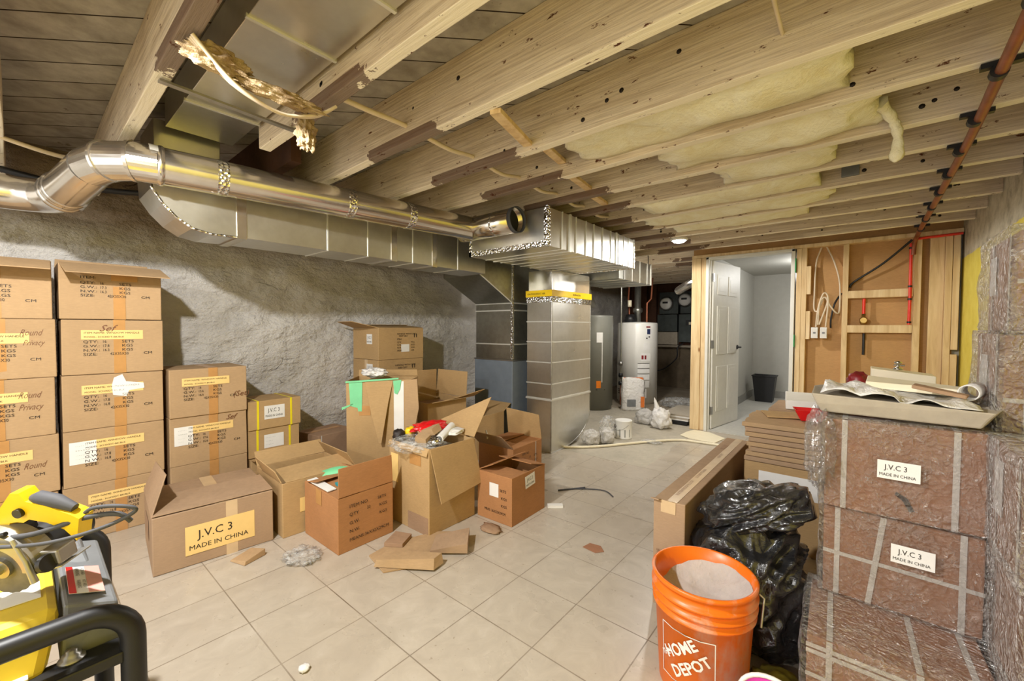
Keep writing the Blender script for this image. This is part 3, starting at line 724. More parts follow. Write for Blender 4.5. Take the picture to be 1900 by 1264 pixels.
for i in range(6):
    a0, a1 = R(28+i*6), R(34+i*6); rr = r+.002
    lb.add([(math.cos(a0)*rr, 0, math.sin(a0)*rr), (math.cos(a0)*rr, .045, math.sin(a0)*rr), (math.cos(a1)*rr, .045, math.sin(a1)*rr), (math.cos(a1)*rr, 0, math.sin(a1)*rr)], [(0, 1, 2, 3)])
rel(lb.build('barcode_sticker', M['paper'], rp, label='small white barcode sticker'), *LP)
# flexible foil duct beyond the post
o = MB().tube(smooth_path([(-1.5, 5.6, 1.80), (-1.75, 5.8, 1.76), (-2.0, 6.1, 1.70)], 30), [(.05 if i % 2 else .058) for i in range(61)], 14, smooth=False).build('flexible_duct', M['galvp']); tag(o, 'ribbed silver flexible duct near the ceiling beyond the wide end post', 'duct')
# ================= cartons =================
def flapmesh(b, w, l, t=.005, pts=None):
    """flap in its own frame: hinge along x at y=0, reaches to +y=l, thickness t"""
    pts = pts or [(-w/2, 0), (w/2, 0), (w/2-.004, l), (-w/2+.004, l)]
    return b.prism(pts, -t/2, t/2)
RECEIPT = [('paper')]
class Carton:
    """Local frame: front = -Y side, right = +X, left = -X, origin at the base centre."""
    def __init__(s, label, x, y, z, rz, w, d, h, mat='card', openb=False, group=None, cat='box', jit=.003, name='cardboard_box', tilt=None, flare=0):
        s.w, s.d, s.h = w, d, h; s.mat = M[mat]; s.o = empty(name, (x, y, z), 0, label, cat, group)
        s.o.rotation_euler = (tilt[0], tilt[1], R(rz)) if tilt else (0, 0, R(rz))
        b = MB(); t = .006
        J = lambda: random.uniform(-jit, jit)
        if not openb: b.box(-w/2, w/2, -d/2, d/2, 0, h, jit*.6)
        else:
            cs = [(-w/2, -d/2), (w/2, -d/2), (w/2, d/2), (-w/2, d/2)]; ci = [(-w/2+t, -d/2+t), (w/2-t, -d/2+t), (w/2-t, d/2-t), (-w/2+t, d/2-t)]
            hz = [h+J()*1.5 for _ in cs]; fl = 1+flare
            vs = [(x_, y_, 0) for x_, y_ in cs]+[(x_*fl, y_*fl, hz[i]) for i, (x_, y_) in enumerate(cs)]+[(x_*fl, y_*fl, hz[i]) for i, (x_, y_) in enumerate(ci)]+[(x_, y_, .012) for x_, y_ in ci]
            fs = [(3, 2, 1, 0)]
            for i in range(4):
                j = (i+1) % 4; fs += [(i, j, 4+j, 4+i), (4+i, 4+j, 8+j, 8+i), (8+i, 8+j, 12+j, 12+i)]
            fs.append((12, 13, 14, 15)); b.add(vs, fs)
        s.body = b.build('carton_body', s.mat, s.o, bevel=.004)
        e = MB()
    def frame(s, face, eps=.0012):
        w, d, h = s.w/2, s.d/2, s.h
        X = Matrix.Rotation(PI/2, 4, 'X')
        return {'front': Matrix.Translation((-w, -d-eps, 0)) @ X,
                'left': Matrix.Translation((-w-eps, d, 0)) @ Matrix.Rotation(-PI/2, 4, 'Z') @ X,
                'right': Matrix.Translation((w+eps, -d, 0)) @ Matrix.Rotation(PI/2, 4, 'Z') @ X,
                'top': Matrix.Translation((-w, -d, h+eps))}[face]
    def fsize(s, face): return {'front': (s.w, s.h), 'left': (s.d, s.h), 'right': (s.d, s.h), 'top': (s.w, s.d)}[face]
    def patch(s, name, face, x0, x1, y0, y1, mat, eps=.0015, label=None, rot=0, t=.0008):
        b = MB(); b.M = s.frame(face, 0)
        cx, cy = (x0+x1)/2, (y0+y1)/2; c, sn = math.cos(R(rot)), math.sin(R(rot))
        q = [(cx+(x-cx)*c-(y-cy)*sn, cy+(x-cx)*sn+(y-cy)*c) for x, y in ((x0, y0), (x1, y0), (x1, y1), (x0, y1))]
        b.prism(q, eps, eps+t); return b.build(name, M[mat] if isinstance(mat, str) else mat, s.o, label=label)
    def text(s, face, lines, mat='ink', name='printed_text', eps=.0032, rot=0, c=None, shear=0, bold=0, parent=None):
        b = MB(); F = s.frame(face, 0)
        if rot: F = F @ Matrix.Translation((c[0], c[1], 0)) @ Matrix.Rotation(R(rot), 4, 'Z') @ Matrix.Translation((-c[0], -c[1], 0))
        for ln in lines:
            b = MB(); b.M = F
            st, size, x, y = ln[:4]; sx = ln[4] if len(ln) > 4 else 1
            put_text(b, st, size, x, y, eps, bold, sx, shear)
            o = b.build(name, M[mat], parent or s.o)
        return o
    def flap(s, side, ang, l, w=None, pts=None, off=0, z=None, mat=None, name='flap', t=.005, yaw=0, label=None):
        """ang 0 = folded shut, 90 = upright, 180 = out flat, 270 = hanging"""
        w0, d0 = s.w/2, s.d/2; z = s.h if z is None else z
        base = {'front': ((0+off, -d0, z), 0), 'right': ((w0, off, z), PI/2), 'back': ((off, d0, z), PI), 'left': ((-w0, off, z), -PI/2)}[side]
        fw_ = w or (s.w if side in ('front', 'back') else s.d)
        b = MB(); b.M = Matrix.Translation(base[0]) @ Matrix.Rotation(base[1]+yaw, 4, 'Z') @ Matrix.Rotation(R(ang), 4, 'X')
        flapmesh(b, fw_-.004, l, t, pts)
        return b.build(name, mat or s.mat, s.o, bevel=.0015, label=label)
def shipping_print(c, face='front', q='16', gw='17.8', nw='16.8', xo=0, yo=0, size=None, item=False, sz='42X35X30', strip=True, words=('SETS', 'KGS', 'KGS')):
    W_, H_ = c.fsize(face); k = H_/.30; x0 = W_*.19+xo; s_ = .0205*k
    if strip:
        st_ = c.patch('item_label', face, x0-.006, x0+W_*.59, H_*.64+yo, H_*.81+yo, 'ylabel', eps=.0014, label='yellow paper label')
        c.text(face, [('ITEM NAME: WINDOW HANDLE', .0135, x0+.004, H_*.745+yo, 1.15), ('MODEL: 3CH30DT-BK/BLK', .0125, x0+.004, H_*.67+yo, 1.1)], parent=st_, name='label_print', bold=.0)
    L = []
    if item: L += [('ITEM:', s_, x0, H_*.67+yo, 1.3)]
    for i, (a, v, u) in enumerate((('QTY:', q, words[0]), ('G.W.:', gw, words[1]), ('N.W.:', nw, words[2]))):
        y = H_*(.575-i*.078)+yo; L += [(a, s_, x0, y, 1.3), (v, s_, x0+.075, y, .8), (u, s_, x0+W_*.37, y, 1.25)]
    y = H_*.345+yo; L += [('SIZE:', s_, x0, y, 1.3), (sz, s_, x0+.105, y, .85), ('CM', s_, x0+W_*.59, y, 1.3)]
    c.text(face, L)
def seam_tape(c, face='front', w=.050, mat='tape', x=.54, y0=0, y1=1):
    W_, H_ = c.fsize(face); c.patch('packing_tape', face, W_*x-w/2, W_*x+w/2, H_*y0, H_*y1, mat, eps=.0006)
def jvc_label(c, face, x, y, w=.13, h=.062, mat='paper', rot=0, lift=0):
    pt = c.patch('origin_label', face, x, x+w, y, y+h, mat, eps=.0016+lift, rot=rot, label='paper label with black lettering')
    cc = (x+w/2, y+h/2)
    c.text(face, [('J.V.C 3', h*.40, x+w*.17, y+h*.52, w/.13*.62/(h/.062)*.95+.35), ('MADE IN CHINA', h*.23, x+w*.045, y+h*.16, 1.05*w/h/2.1)], rot=rot, c=cc, eps=.0034+lift, name='label_print', parent=pt)
XF = -3.375    # column centre: fronts at x=-3.2, depth .35
GL = 'window handle cartons stacked along the plaster wall'
def col_box(y, z, label, **kw): return Carton(label, XF+kw.pop('dx', 0), y, z, 90+kw.pop('r', 0), .415, .35, .298, kw.pop('mat', 'card'), group=GL, **kw)
# column two, from floor
c = col_box(.345, 0, 'lowest carton of the column of five behind the circular saw'); shipping_print(c, xo=.02); seam_tape(c)
c = col_box(.35, .30, 'carton with a white shipping sheet, second up in the five high column'); seam_tape(c); shipping_print(c)
c.patch('shipping_sheet', 'front', .022, .125, .12, .24, 'paper', label='white shipping sheet'); c.text('front', [('- - - - - - -', .012, .045, .215), ('= = = = = =', .011, .045, .19), ('- - - - - - -', .011, .045, .165), ('- - - - - -', .011, .045, .145)], 'grey', 'sheet_print')
c = col_box(.35, .60, 'middle carton of five, its yellow label covered by a torn grey patch', r=.5); seam_tape(c, y1=.55); shipping_print(c)
b = MB(); b.M = c.frame('front', 0); b.prism([(.20, .275), (.235, .292), (.25, .25), (.325, .235), (.328, .205), (.262, .198), (.25, .165), (.195, .178), (.19, .23)], .0024, .0032); b.build('torn_tape_patch', M['paper'], c.o, label='torn grey tape patch')
c = col_box(.355, .90, 'carton marked by hand above its yellow label, second from the top of five'); seam_tape(c); shipping_print(c, nw='16.3')
c.text('front', [('Sef', .05, .14, .235)], 'inkb', 'handwriting', shear=.5, bold=0)
c = col_box(.35, 1.20, 'top carton of five with its front flap folded out over the print'); shipping_print(c, q='16', gw='17.3', nw='16.3', strip=False, item=True, yo=.02); seam_tape(c, y1=.62, x=.56)
c.patch('item_label', 'front', .20, .31, .215, .262, 'tape'); c.flap('front', 202, .165, pts=[(-.205, 0), (.205, 0), (.225, .16), (-.19, .165)]); c.flap('back', 95, .05)
# column one at the left edge
for k, (lab, hw) in enumerate((('lowest carton at the left picture edge, hidden behind the saw', None), ('carton with handwriting Round at the left edge, second from the floor', 'Round'),
        ('middle carton at the left edge, handwriting across its right side', 'Privacy'), ('carton at the left edge with two handwritten words, second from the top', 'Round'), ('top carton at the left edge with its flap folded out', None))):
    c = col_box(-.083+(.004 if k % 2 else -.003), k*.30, lab, r=(.6 if k % 2 else -.5)); shipping_print(c, yo=-.005*k, strip=(k < 4)); seam_tape(c)
    if hw: c.text('front', [(hw, .045, .29, .14 if k < 3 else .215, .62)]+([('Privacy', .04, .30, .165, .62)] if k == 3 else [])+([('Round', .045, .29, .20, .62)] if k == 2 else []), 'inkb', 'handwriting', shear=.5, bold=-.012)
    if k == 4: c.flap('front', 200, .165)
# column three
c = col_box(.79, 0, 'lowest carton of the column of three, mostly behind the long open box'); seam_tape(c)
c = col_box(.79, .30, 'carton with white sheet in the column of three, middle height'); seam_tape(c); shipping_print(c, gw='17.6', nw='16.6', xo=.01)
c.patch('shipping_sheet', 'front', .022, .115, .125, .24, 'paper', label='white shipping sheet'); c.text('front', [('- - - - - -', .012, .042, .215), ('= = = = =', .011, .042, .19), ('- - - - -', .011, .042, .165), ('- - - -', .011, .042, .145)], 'grey', 'sheet_print')
c.text('front', [('Sef', .045, .29, .25)], 'inkb', 'handwriting', shear=.5, bold=0)
c = col_box(.79, .60, 'top carton of the column of three with scribbles on its right side', dx=.01); seam_tape(c); shipping_print(c, gw='13.6', nw='16.6', xo=-.01); seam_tape(c, 'top')
c.text('front', [('(Set)', .05, .33, .10)], 'inkb', 'handwriting', shear=.3, bold=0)
# yellow strapped boxes
gy = 'small cartons bound with yellow straps'
c = Carton('low carton under the two yellow strapped boxes by the wall', -3.36, 1.215, 0, 90, .40, .33, .24, 'card2', cat='box'); c.flap('front', 175, .05); 
def ystrap(c):
    for x in (.17, .80):
        c.patch('yellow_strap', 'front', c.w*x-.007, c.w*x+.007, 0, c.h, 'yelp', eps=.001)
        c.patch('yellow_strap', 'top', c.w*x-.007, c.w*x+.007, 0, c.d, 'yelp', eps=.001)
c = Carton('yellow strapped carton with a grey printed sheet, under its twin', -3.37, 1.18, .245, 90, .34, .30, .195, 'card2', group=gy); ystrap(c)
c.patch('shipping_sheet', 'front', .10, .23, .055, .15, 'paper'); c.text('front', [('- - - - - - -', .016, .11, .125), ('- - - - -', .016, .11, .10), ('- - - - - -', .016, .11, .075)], 'grey', 'sheet_print')
c = Carton('upper yellow strapped carton with white origin label, beside the column of three', -3.36, 1.185, .442, 90, .35, .30, .20, 'card2', group=gy); ystrap(c); jvc_label(c, 'front', .10, .065, .135, .095)

# the long box in front
c = Carton('long carton with yellow origin label and one raised end flap, front left', -2.70, .652, 0, 84.5, .50, .50, .275, 'card4', openb=False)
jvc_label(c, 'front', .12, .055, .29, .14, 'ylabel'); seam_tape(c, 'top', .06, 'tapec'); c.flap('left', 72, .20, pts=[(-.245, 0), (.24, 0), (.20, .19), (-.20, .16)])
c.flap('front', 4, .24, z=.283); seam_tape(c, 'front', .05, 'tapec', x=.62)
c.patch('faded_print', 'left', .12, .30, .10, .20, 'card5')
# open box with gold cardboard piece between long box and orange box
c = Carton('open golden carton squeezed between the long box and the orange brown box', -2.60, 1.13, 0, 88, .42, .42, .305, 'card2', openb=True, flare=.0)
c.flap('front', 12, .17, pts=[(-.19, 0), (.2, 0), (.2, .19), (-.19, .17)]); c.flap('left', 112, .12, pts=[(-.1, 0), (.2, 0), (.18, .07), (-.11, .10)]); c.flap('back', 130, .10)
c.patch('origin_label', 'front', .09, .19, .12, .20, 'ylabel'); c.text('front', [('MADE', .03, .115, .15)], 'ink', 'label_print'); c.flap('right', 60, .1)
MB().box(-.17, .17, -.15, .15, .10, .16, .01).build('packed_parts', M['card5'], c.o)

# orange brown box with raised flap
c = Carton('orange brown open box with upright flap and item number print', -2.19, 1.185, 0, 90.5, .325, .37, .292, 'card3', openb=True)
c.flap('front', 88, .15, mat=M['card3']); c.flap('left', 3, .16, z=.287, pts=[(-.185, 0), (.18, 0), (.15, .14), (-.16, .16)]); c.flap('back', 12, .13); c.flap('right', 25, .12)
c.text('front', [('ITEM NO', .024, .06, .225, 1.1), ('SETS', .022, .225, .222, 1.2), ('QTY', .024, .06, .182, 1.1), ('22', .022, .16, .19), ('KGS', .022, .235, .18, 1.2), ('G.W.', .024, .06, .138, 1.1), ('KGS', .022, .235, .138, 1.2), ('N.W.', .024, .06, .095, 1.1), ('MEANS:36X32X29CM', .024, .06, .05, 1.05)])
c.patch('packing_tape', 'left', .14, .20, .21, .292, 'tape')
OB = c
o = MB().hexa([(-2.36, 1.03, .298), (-2.12, 1.03, .296), (-2.12, 1.075, .298), (-2.36, 1.08, .30), (-2.36, 1.03, .303), (-2.12, 1.03, .301), (-2.12, 1.075, .303), (-2.36, 1.08, .305)]).build('foam_strip', M['white']); tag(o, 'white foam strip lying across the orange brown box corner', 'foam strip')
o = MB().box(-2.18, -2.05, 1.10, 1.16, .30, .312, .003).build('paper_packet', M['teal']); tag(o, 'teal packet lying in the orange brown box beside its upright flap', 'packet')
o = MB().tube(smooth_path([(-2.42, 1.17, .335), (-2.37, 1.24, .36), (-2.30, 1.30, .365), (-2.26, 1.36, .37)], 6), [.004]*19, 6).build('tape_core', M['green']); tag(o, 'thin green tape twist behind the orange brown box', 'tape')
b = MB(); P = smooth_path([(-2.42, 1.13, .31), (-2.36, 1.2, .335), (-2.28, 1.26, .34), (-2.18, 1.33, .365), (-2.15, 1.38, .37)], 5)
vs = [];fs=[]
for i, p in enumerate(P): vs += [(p.x, p.y, p.z), (p.x+.02, p.y-.035, p.z-.045)]
for i in range(len(P)-1): fs.append((2*i, 2*i+1, 2*i+3, 2*i+2))
b.add(vs, fs, True); bpy.data.objects.remove(o); o = b.build('tape_strip', M['green'], solid=.002); tag(o, 'loose green tape strip behind the upright flap of the orange brown box', 'tape')

# big carton full of rubbish
c = Carton('big tan carton overflowing with rubbish, one flap hanging and one raised', -1.99, 1.62, 0, 91, .36, .37, .485, 'card2', openb=True, jit=.006)
c.flap('front', 262, .31, pts=[(-.175, 0), (.165, 0), (.205, .28), (-.13, .31)], mat=M['card2'], t=.006)
c.flap('right', 128, .28, pts=[(-.18, 0), (.18, 0), (.17, .07), (-.165, .285)], mat=M['card2']); c.flap('left', 250, .05, pts=[(-.18, 0), (.18, 0), (.18, .04), (-.18, .03)])
c.patch('packing_tape', 'left', .20, .30, .38, .44, 'tape'); c.patch('packing_tape', 'left', .02, .09, .24, .41, 'ylabel')
c.patch('packing_tape', 'left', .18, .36, 0, .10, 'card5', eps=.0005)
RB = c
MB().box(-.165, .165, -.165, .165, .30, .40, .02).build('rubbish_fill', M['wbag'], c.o)
def crumple(name, loc, size, mat, seed, label, cat, sub=3, amp=.35, rot=0, freq=2.2, parent=None, ridge=False, flat=False):
    import bmesh
    bm = bmesh.new(); bmesh.ops.create_icosphere(bm, subdivisions=sub, radius=1)
    for v in bm.verts:
        p = v.co.copy(); n = noise.noise(p*freq+Vector((seed, 0, 0))); m_ = noise.noise(p*freq*2.3+Vector((seed, 5, 0)))
        if ridge: n = 1-abs(n)*3; m_ = .5-abs(m_)*2.5
        k = 1+amp*(n+.5*m_); v.co = Vector((p.x*k*size[0], p.y*k*size[1], p.z*k*size[2]))
        if flat and v.co.z < -size[2]*.72: v.co.z = -size[2]*.72
    me = bpy.data.meshes.new(name); bm.to_mesh(me); bm.free(); me.materials.append(mat)
    for pl in me.polygons: pl.use_smooth = not ridge or True
    o = bpy.data.objects.new(name, me); COL.objects.link(o); o.location = loc; o.rotation_euler = (0, 0, rot)
    if parent: o.parent = parent
    return tag(o, label, cat) if label else o
crumple('plastic_bag', (-2.0, 1.52, .475), (.15, .13, .035), M['trans'], 3.1, 'clear crumpled plastic bag on top of the rubbish in the big carton', 'plastic bag', 4, .3, ridge=True)
crumple('crisp_bag', (-2.06, 1.66, .535), (.085, .12, .035), M['red'], 8.3, 'red and white crumpled packet on top of the rubbish carton', 'packet', 4, .35)
crumple('yellow_packet', (-2.13, 1.56, .515), (.03, .035, .03), M['yel'], 1.3, 'small yellow wrapper at the left end of the red packet', 'wrapper', 3, .3)
crumple('dark_rag', (-2.16, 1.50, .50), (.035, .04, .035), M['ink'], 4.3, 'dark brown scrap left of the yellow wrapper in the rubbish', 'scrap', 3, .3)
crumple('paper_sheet', (-1.98, 1.74, .51), (.10, .09, .02), M['paper'], 2.2, 'white torn paper behind the silver tube in the rubbish carton', 'paper', 4, .25)
o = MB().cyl((-1.90, 1.60, .50), (-1.98, 1.77, .535), .024, 18).build('silicone_tube', M['white']); tag(o, 'white and silver cartridge tube lying in the rubbish carton', 'tube')
MB().cyl((-1.899, 1.598, .50), (-1.897, 1.593, .50), .016, 14).build('tube_cap', M['grey'], o)
o = MB().box(-.035, .035, -.03, .03, -.03, .03, .004).build('small_carton', M['card']); o.location = (-1.93, 1.50, .51); o.rotation_euler = (.3, .2, .5); tag(o, 'small tan box tumbled on the rubbish in front of the tube', 'box')
o = MB().box(-.055, .055, -.04, .04, -.02, .02, .004).build('small_carton', M['card']); o.location = (-1.99, 1.60, .535); o.rotation_euler = (.2, -.3, .2); tag(o, 'flat tan box piece lying between red packet and tube', 'box')
crumple('foil_bag', (-1.89, 1.545, .495), (.04, .035, .025), M['foil'], 6.2, 'small silver crumpled bag beside the tumbled tan box', 'bag', 3, .4)

# tall box behind with green tape
c = Carton('tall open carton draped with green tape behind the rubbish carton', -2.736, 1.766, 0, 44, .46, .30, .78, 'card2', openb=True, jit=.008)
c.flap('front', 262, .52, pts=[(-.10, 0), (.10, 0), (.07, .16), (.03, .44), (.01, .44), (-.05, .22)], mat=M['card2']); c.flap('front', 264, .3, pts=[(.18, 0), (.27, -.01), (.285, .2), (.26, .33), (.19, .33)], mat=M['card']) 
c.patch('white_lining', 'front', .335, .405, .42, .775, 'paper', label='white inner lining')
c.flap('back', 85, .05)
b = MB(); b.M = c.frame('front', 0); b.prism([(.02, .775), (.115, .78), (.11, .56), (.085, .56), (.08, .585), (.03, .60)], .002, .004); b.build('green_tape', M['green'], c.o, label='wide green tape hanging down')
b = MB(); b.M = c.frame('front', 0); b.prism([(.0, .765), (.37, .79), (.37, .80), (.0, .777)], .001, .012); b.build('green_tape', M['green'], c.o)
b = MB(); b.M = c.frame('front', 0); b.prism([(.33, .78), (.39, .785), (.38, .72), (.36, .68), (.34, .69)], .004, .006); b.build('green_tape', M['green'], c.o)
b = MB(); b.M = c.frame('front', 0); b.prism([(-.03, .57), (.05, .61), (.05, .617), (-.03, .59)], .002, .004); b.build('green_tape', M['green'], c.o)
c.patch('packing_tape', 'front', .09, .17, .53, .60, 'tape')
crumple('plastic_bag', (-2.72, 1.68, .83), (.12, .07, .035), M['wbag'], 7.7, 'white bag with green stripe on top of the tall green taped carton', 'plastic bag', 4, .35)

# back stack of two (on two more)
gb = 'cartons stacked against the plaster wall behind the rubbish'
BX, BY = -3.47, 2.295
for k, lab in enumerate(('lowest carton in the back stack by the wall, hidden behind the tall carton', 'carton second from the floor in the back stack by the wall', 'carton below the top one in the back stack, half hidden by green tape')):
    c = Carton(lab, BX+(0, .01, -.005)[k], BY, k*.29, 90, .49, .43, .288, 'card2', group=gb)
    if k == 2:
        c.text('front', [('HANDLE WITH CARE', .024, .17, .225), ('KEEP DRY', .024, .20, .20), ('ITEM', .022, .17, .165)]); jvc_label(c, 'left', .24, .16, .10, .09); seam_tape(c, 'left', .05, 'tapec')
        c.text('front', [('11', .05, .35, .20)], 'ink', 'arrow_mark', bold=.03)
c = Carton('top carton of the back stack with one flap swung out to the left', BX, BY, .87, 90, .49, .43, .288, 'card2', group=gb, openb=True)
c.text('front', [('HANDLE WITH CARE', .022, .19, .225), ('KEEP DRY', .022, .21, .205), ('ITEM', .022, .19, .175), ('QTY', .022, .19, .147), ('G.W.', .022, .19, .122), ('N.W.', .022, .19, .097), ('MEAS', .022, .19, .07), ('PCS', .022, .345, .147), ('KGS', .022, .345, .122), ('KGS', .022, .345, .097), ('CM', .022, .345, .07)])
c.text('front', [('11', .05, .37, .20)], 'ink', 'arrow_mark', bold=.03)
c.patch('origin_label', 'front', .235, .325, .065, .135, 'paper'); jvc_label(c, 'left', .24, .14, .09, .09)
c.flap('left', 165, .20, pts=[(-.21, 0), (.21, 0), (.12, .21), (-.14, .20)]); c.flap('front', 5, .2); c.flap('back', 8, .2); 
# open box right of the back stack with standing flap
c = Carton('open carton with upright back flap beside the blue grey furnace', -2.80, 2.28, .0, 90, .42, .40, .56, 'card2', openb=True)
c.flap('right', 95, .22); c.flap('back', 88, .22); c.flap('front', 170, .20, pts=[(-.20, 0), (.2, 0), (.21, .04), (-.2, .045)]); jvc_label(c, 'front', .17, .34, .09, .075, 'card')
MB().box(-.16, .16, -.1, .14, .42, .50, .02).build('packing_fill', M['card5'], c.o)
c.flap('front', 150, .16, off=.14, pts=[(-.20, .0), (.16, .0), (.17, .14), (-.05, .04)])
# small open box behind, beside furnace foot
c = Carton('shadowed open carton at the foot of the blue grey furnace', -2.72, 2.74, 0, 90, .36, .36, .38, 'card2', openb=True); c.flap('right', 150, .12); c.flap('left', 100, .05)
# little wall box
c = Carton('small grey brown carton leaning at the wall base with a white label', -3.42, 1.66, 0, 97, .34, .30, .30, 'card5', tilt=(0, 0)); jvc_label(c, 'left', .14, .10, .09, .11, rot=-8)
c.patch('packing_cord', 'front', .02, .028, 0, .30, 'straph'); c.patch('packing_tape', 'top', 0, .3, .15, .2, 'tape')

# front right orange boxes
c = Carton('small orange brown carton in front with loose top flap and white labels', -1.665, 1.99, 0, 92, .345, .27, .285, 'card3', openb=True)
c.text('left', [('SETS', .022, .18, .19, 1.1), ('KGS', .022, .19, .145, 1.1), ('KGS', .022, .19, .10, 1.1), ('MEAS: 36X32X29CM', .022, .06, .055, .85)]); c.patch('shipping_sheet', 'left', .10, .17, .15, .23, 'paper'); jvc_label(c, 'front', .13, .19, .10, .075, rot=6)
c.flap('left', -2, .16, z=.284); c.flap('back', 24, .13); c.flap('right', 14, .16, pts=[(-.14, 0), (.14, 0), (.13, .15), (-.13, .15)])
c = Carton('orange brown carton with two raised flaps next to the tall return duct', -2.03, 2.41, 0, 92, .36, .33, .30, 'card3', openb=True)
c.flap('right', 78, .22, mat=M['card2'], pts=[(-.165, 0), (.165, 0), (.15, .22), (-.165, .20)]); c.flap('left', 138, .17, mat=M['card4']); c.flap('front', 3, .17, z=.295); c.flap('back', 5, .17)
c.text('front', [('ITEM NO', .022, .10, .23), ('QTY', .022, .10, .195), ('20', .022, .19, .195), ('SETS', .022, .25, .195), ('KGS', .022, .26, .16)])
c.patch('packing_cord', 'front', .275, .282, 0, .30, 'straph')
# loose white rod on that flap
o = MB().cyl((-2.06, 2.17, .415), (-2.0, 2.12, .38), .006, 8).build('short_rod', M['straph']); tag(o, 'short pale rod lying on the raised flap of the rear orange carton', 'rod')
# ================= right side =================
gp = 'shrink wrapped brown parcels with pale straps'
def parcel(label, x, y, z, w=.36, d=.32, h=.285, rz=0, lab=None, straps=(.14, .86), hor=None, seed=1, puff=.012, left=None, wm='wrap', name='wrapped_parcel', slant=False):
    c = Carton(label, x, y, z, rz, w, d, h, 'cardred', group=gp, cat='parcel', name=name)
    for q in straps:
        for f in ('front', 'top'):
            W_, H_ = c.fsize(f); c.patch('plastic_strap', f, W_*q-.007, W_*q+.007, 0, H_, 'straph', eps=.0025)
    if left:
        for q in (.2, .8): c.patch('plastic_strap', 'left', d*q-.007, d*q+.007, 0, h, 'straph', eps=.0025)
        c.patch('shipping_sheet', 'left', *left, 'paper', eps=.004)
    if hor: 
        for hh in hor: c.patch('plastic_strap', 'front', 0, w, h*hh-.006, h*hh+.006, 'straph', eps=.0028, rot=-1.0)
    if slant:
        b = MB(); b.M = c.frame('front', 0); b.prism([(w*.30, .0), (w*.34, .0), (w*.43, h), (w*.39, h)], .004, .0052); b.build('plastic_strap', M['straph'], c.o)
    if lab: jvc_label(c, 'front', *lab, lift=.0215)
    # wrap shell
    import bmesh
    bm = bmesh.new(); bmesh.ops.create_cube(bm, size=1); bmesh.ops.subdivide_edges(bm, edges=bm.edges[:], cuts=15, use_grid_fill=True)
    for v in bm.verts:
        p = Vector((v.co.x*(w+2*puff), v.co.y*(d+2*puff), (v.co.z+.5)*(h+puff*1.2)))
        q = p*7+Vector((seed*3.1, 0, 0)); n = abs(noise.noise(q))+.5*abs(noise.noise(q*2.3))
        dr = Vector((v.co.x, v.co.y, v.co.z*.6)); sc = max(abs(v.co.x), abs(v.co.y), abs(v.co.z))
        e = sum(1 for k in v.co if abs(k) > .45)
        out = Vector((v.co.x if abs(v.co.x) > .49 else 0, v.co.y if abs(v.co.y) > .49 else 0, v.co.z if v.co.z > .49 else 0))
        p += out*(n*.03*(1 if e < 2 else .3)-.004*(e > 1)); p.z = max(0.003, min(p.z, h+puff*.9)); v.co = p
    me = bpy.data.meshes.new('plastic_wrap'); bm.to_mesh(me); bm.free(); me.materials.append(M[wm])
    for pl in me.polygons: pl.use_smooth = True
    o = bpy.data.objects.new('plastic_wrap', me); COL.objects.link(o); o.parent = c.o; o['label'] = 'crinkled clear plastic wrap'
    return c
parcel('lowest wrapped parcel of the front stack, nearer the camera, with double straps', .085, 1.615, .0, w=.38, d=.34, hor=(.90, .84, .60), seed=2, straps=(.14, .62, .9), rz=2)
parcel('middle wrapped parcel of the front stack with a slanted strap and origin label', .105, 1.87, .292, lab=(.165, .165, .095, .055), hor=(.47,), seed=4, straps=(.10, .88), slant=True, rz=-1)
c = parcel('upper wrapped parcel of the front stack, under the felt tray', .10, 1.86, .584, lab=(.13, .125, .095, .055), seed=6, straps=(.14, .83), rz=0)
b = MB(); b.M = c.frame('front', 0); b.prism([(.175, .085), (.20, .07), (.215, .035), (.205, .03), (.19, .06), (.172, .075)], .004, .0055); b.build('torn_hole', M['ink'], c.o)
# loose wrap bulge on the left
crumple('wrap_bulge', (-.19, -.12, .18), (.042, .10, .13), M['wrap'], 5.5, None, None, 4, .25, parent=c.o, ridge=True)
# support stack behind the lowest
parcel('floor parcel behind the nearer lowest parcel, carrying the front stack', .09, 2.01, .0, w=.34, d=.31, seed=8, straps=(.2,))
for k, (lab, yy) in enumerate((('floor parcel of the rear right stack', 1.93), ('second parcel from the floor in the rear right stack', 1.93), ('third parcel from the floor in the rear right stack', 1.935))):
    parcel(lab, .482, yy, k*.287, w=.32, d=.33, seed=10+k)
parcel('parcel below the top one in the right rear stack, with two white sheets', .47, 1.935, .861, w=.32, d=.34, seed=14, wm='wrap2', left=(.09, .17, .12, .22), hor=(.35,))
parcel('topmost wrapped parcel by the yellow wall, the highest of all parcels', .485, 1.94, 1.148, w=.31, d=.33, seed=15, wm='wrap2', left=(.05, .12, .12, .24), hor=(.5,), puff=.018)
parcel('wrapped parcel at the right picture edge with a crumpled sheet, beside the label parcels', .46, 1.56, .582, w=.34, d=.33, seed=17, wm='wrap2', left=(.05, .13, .10, .24))
parcel('wrapped parcel at the lower right picture edge, below the one with the crumpled sheet', .47, 1.56, .291, w=.34, d=.34, seed=18, wm='wrap2', left=None, hor=(.7,))
parcel('floor parcel in the lower right picture corner', .47, 1.56, 0, w=.34, d=.34, seed=19, wm='wrap2')
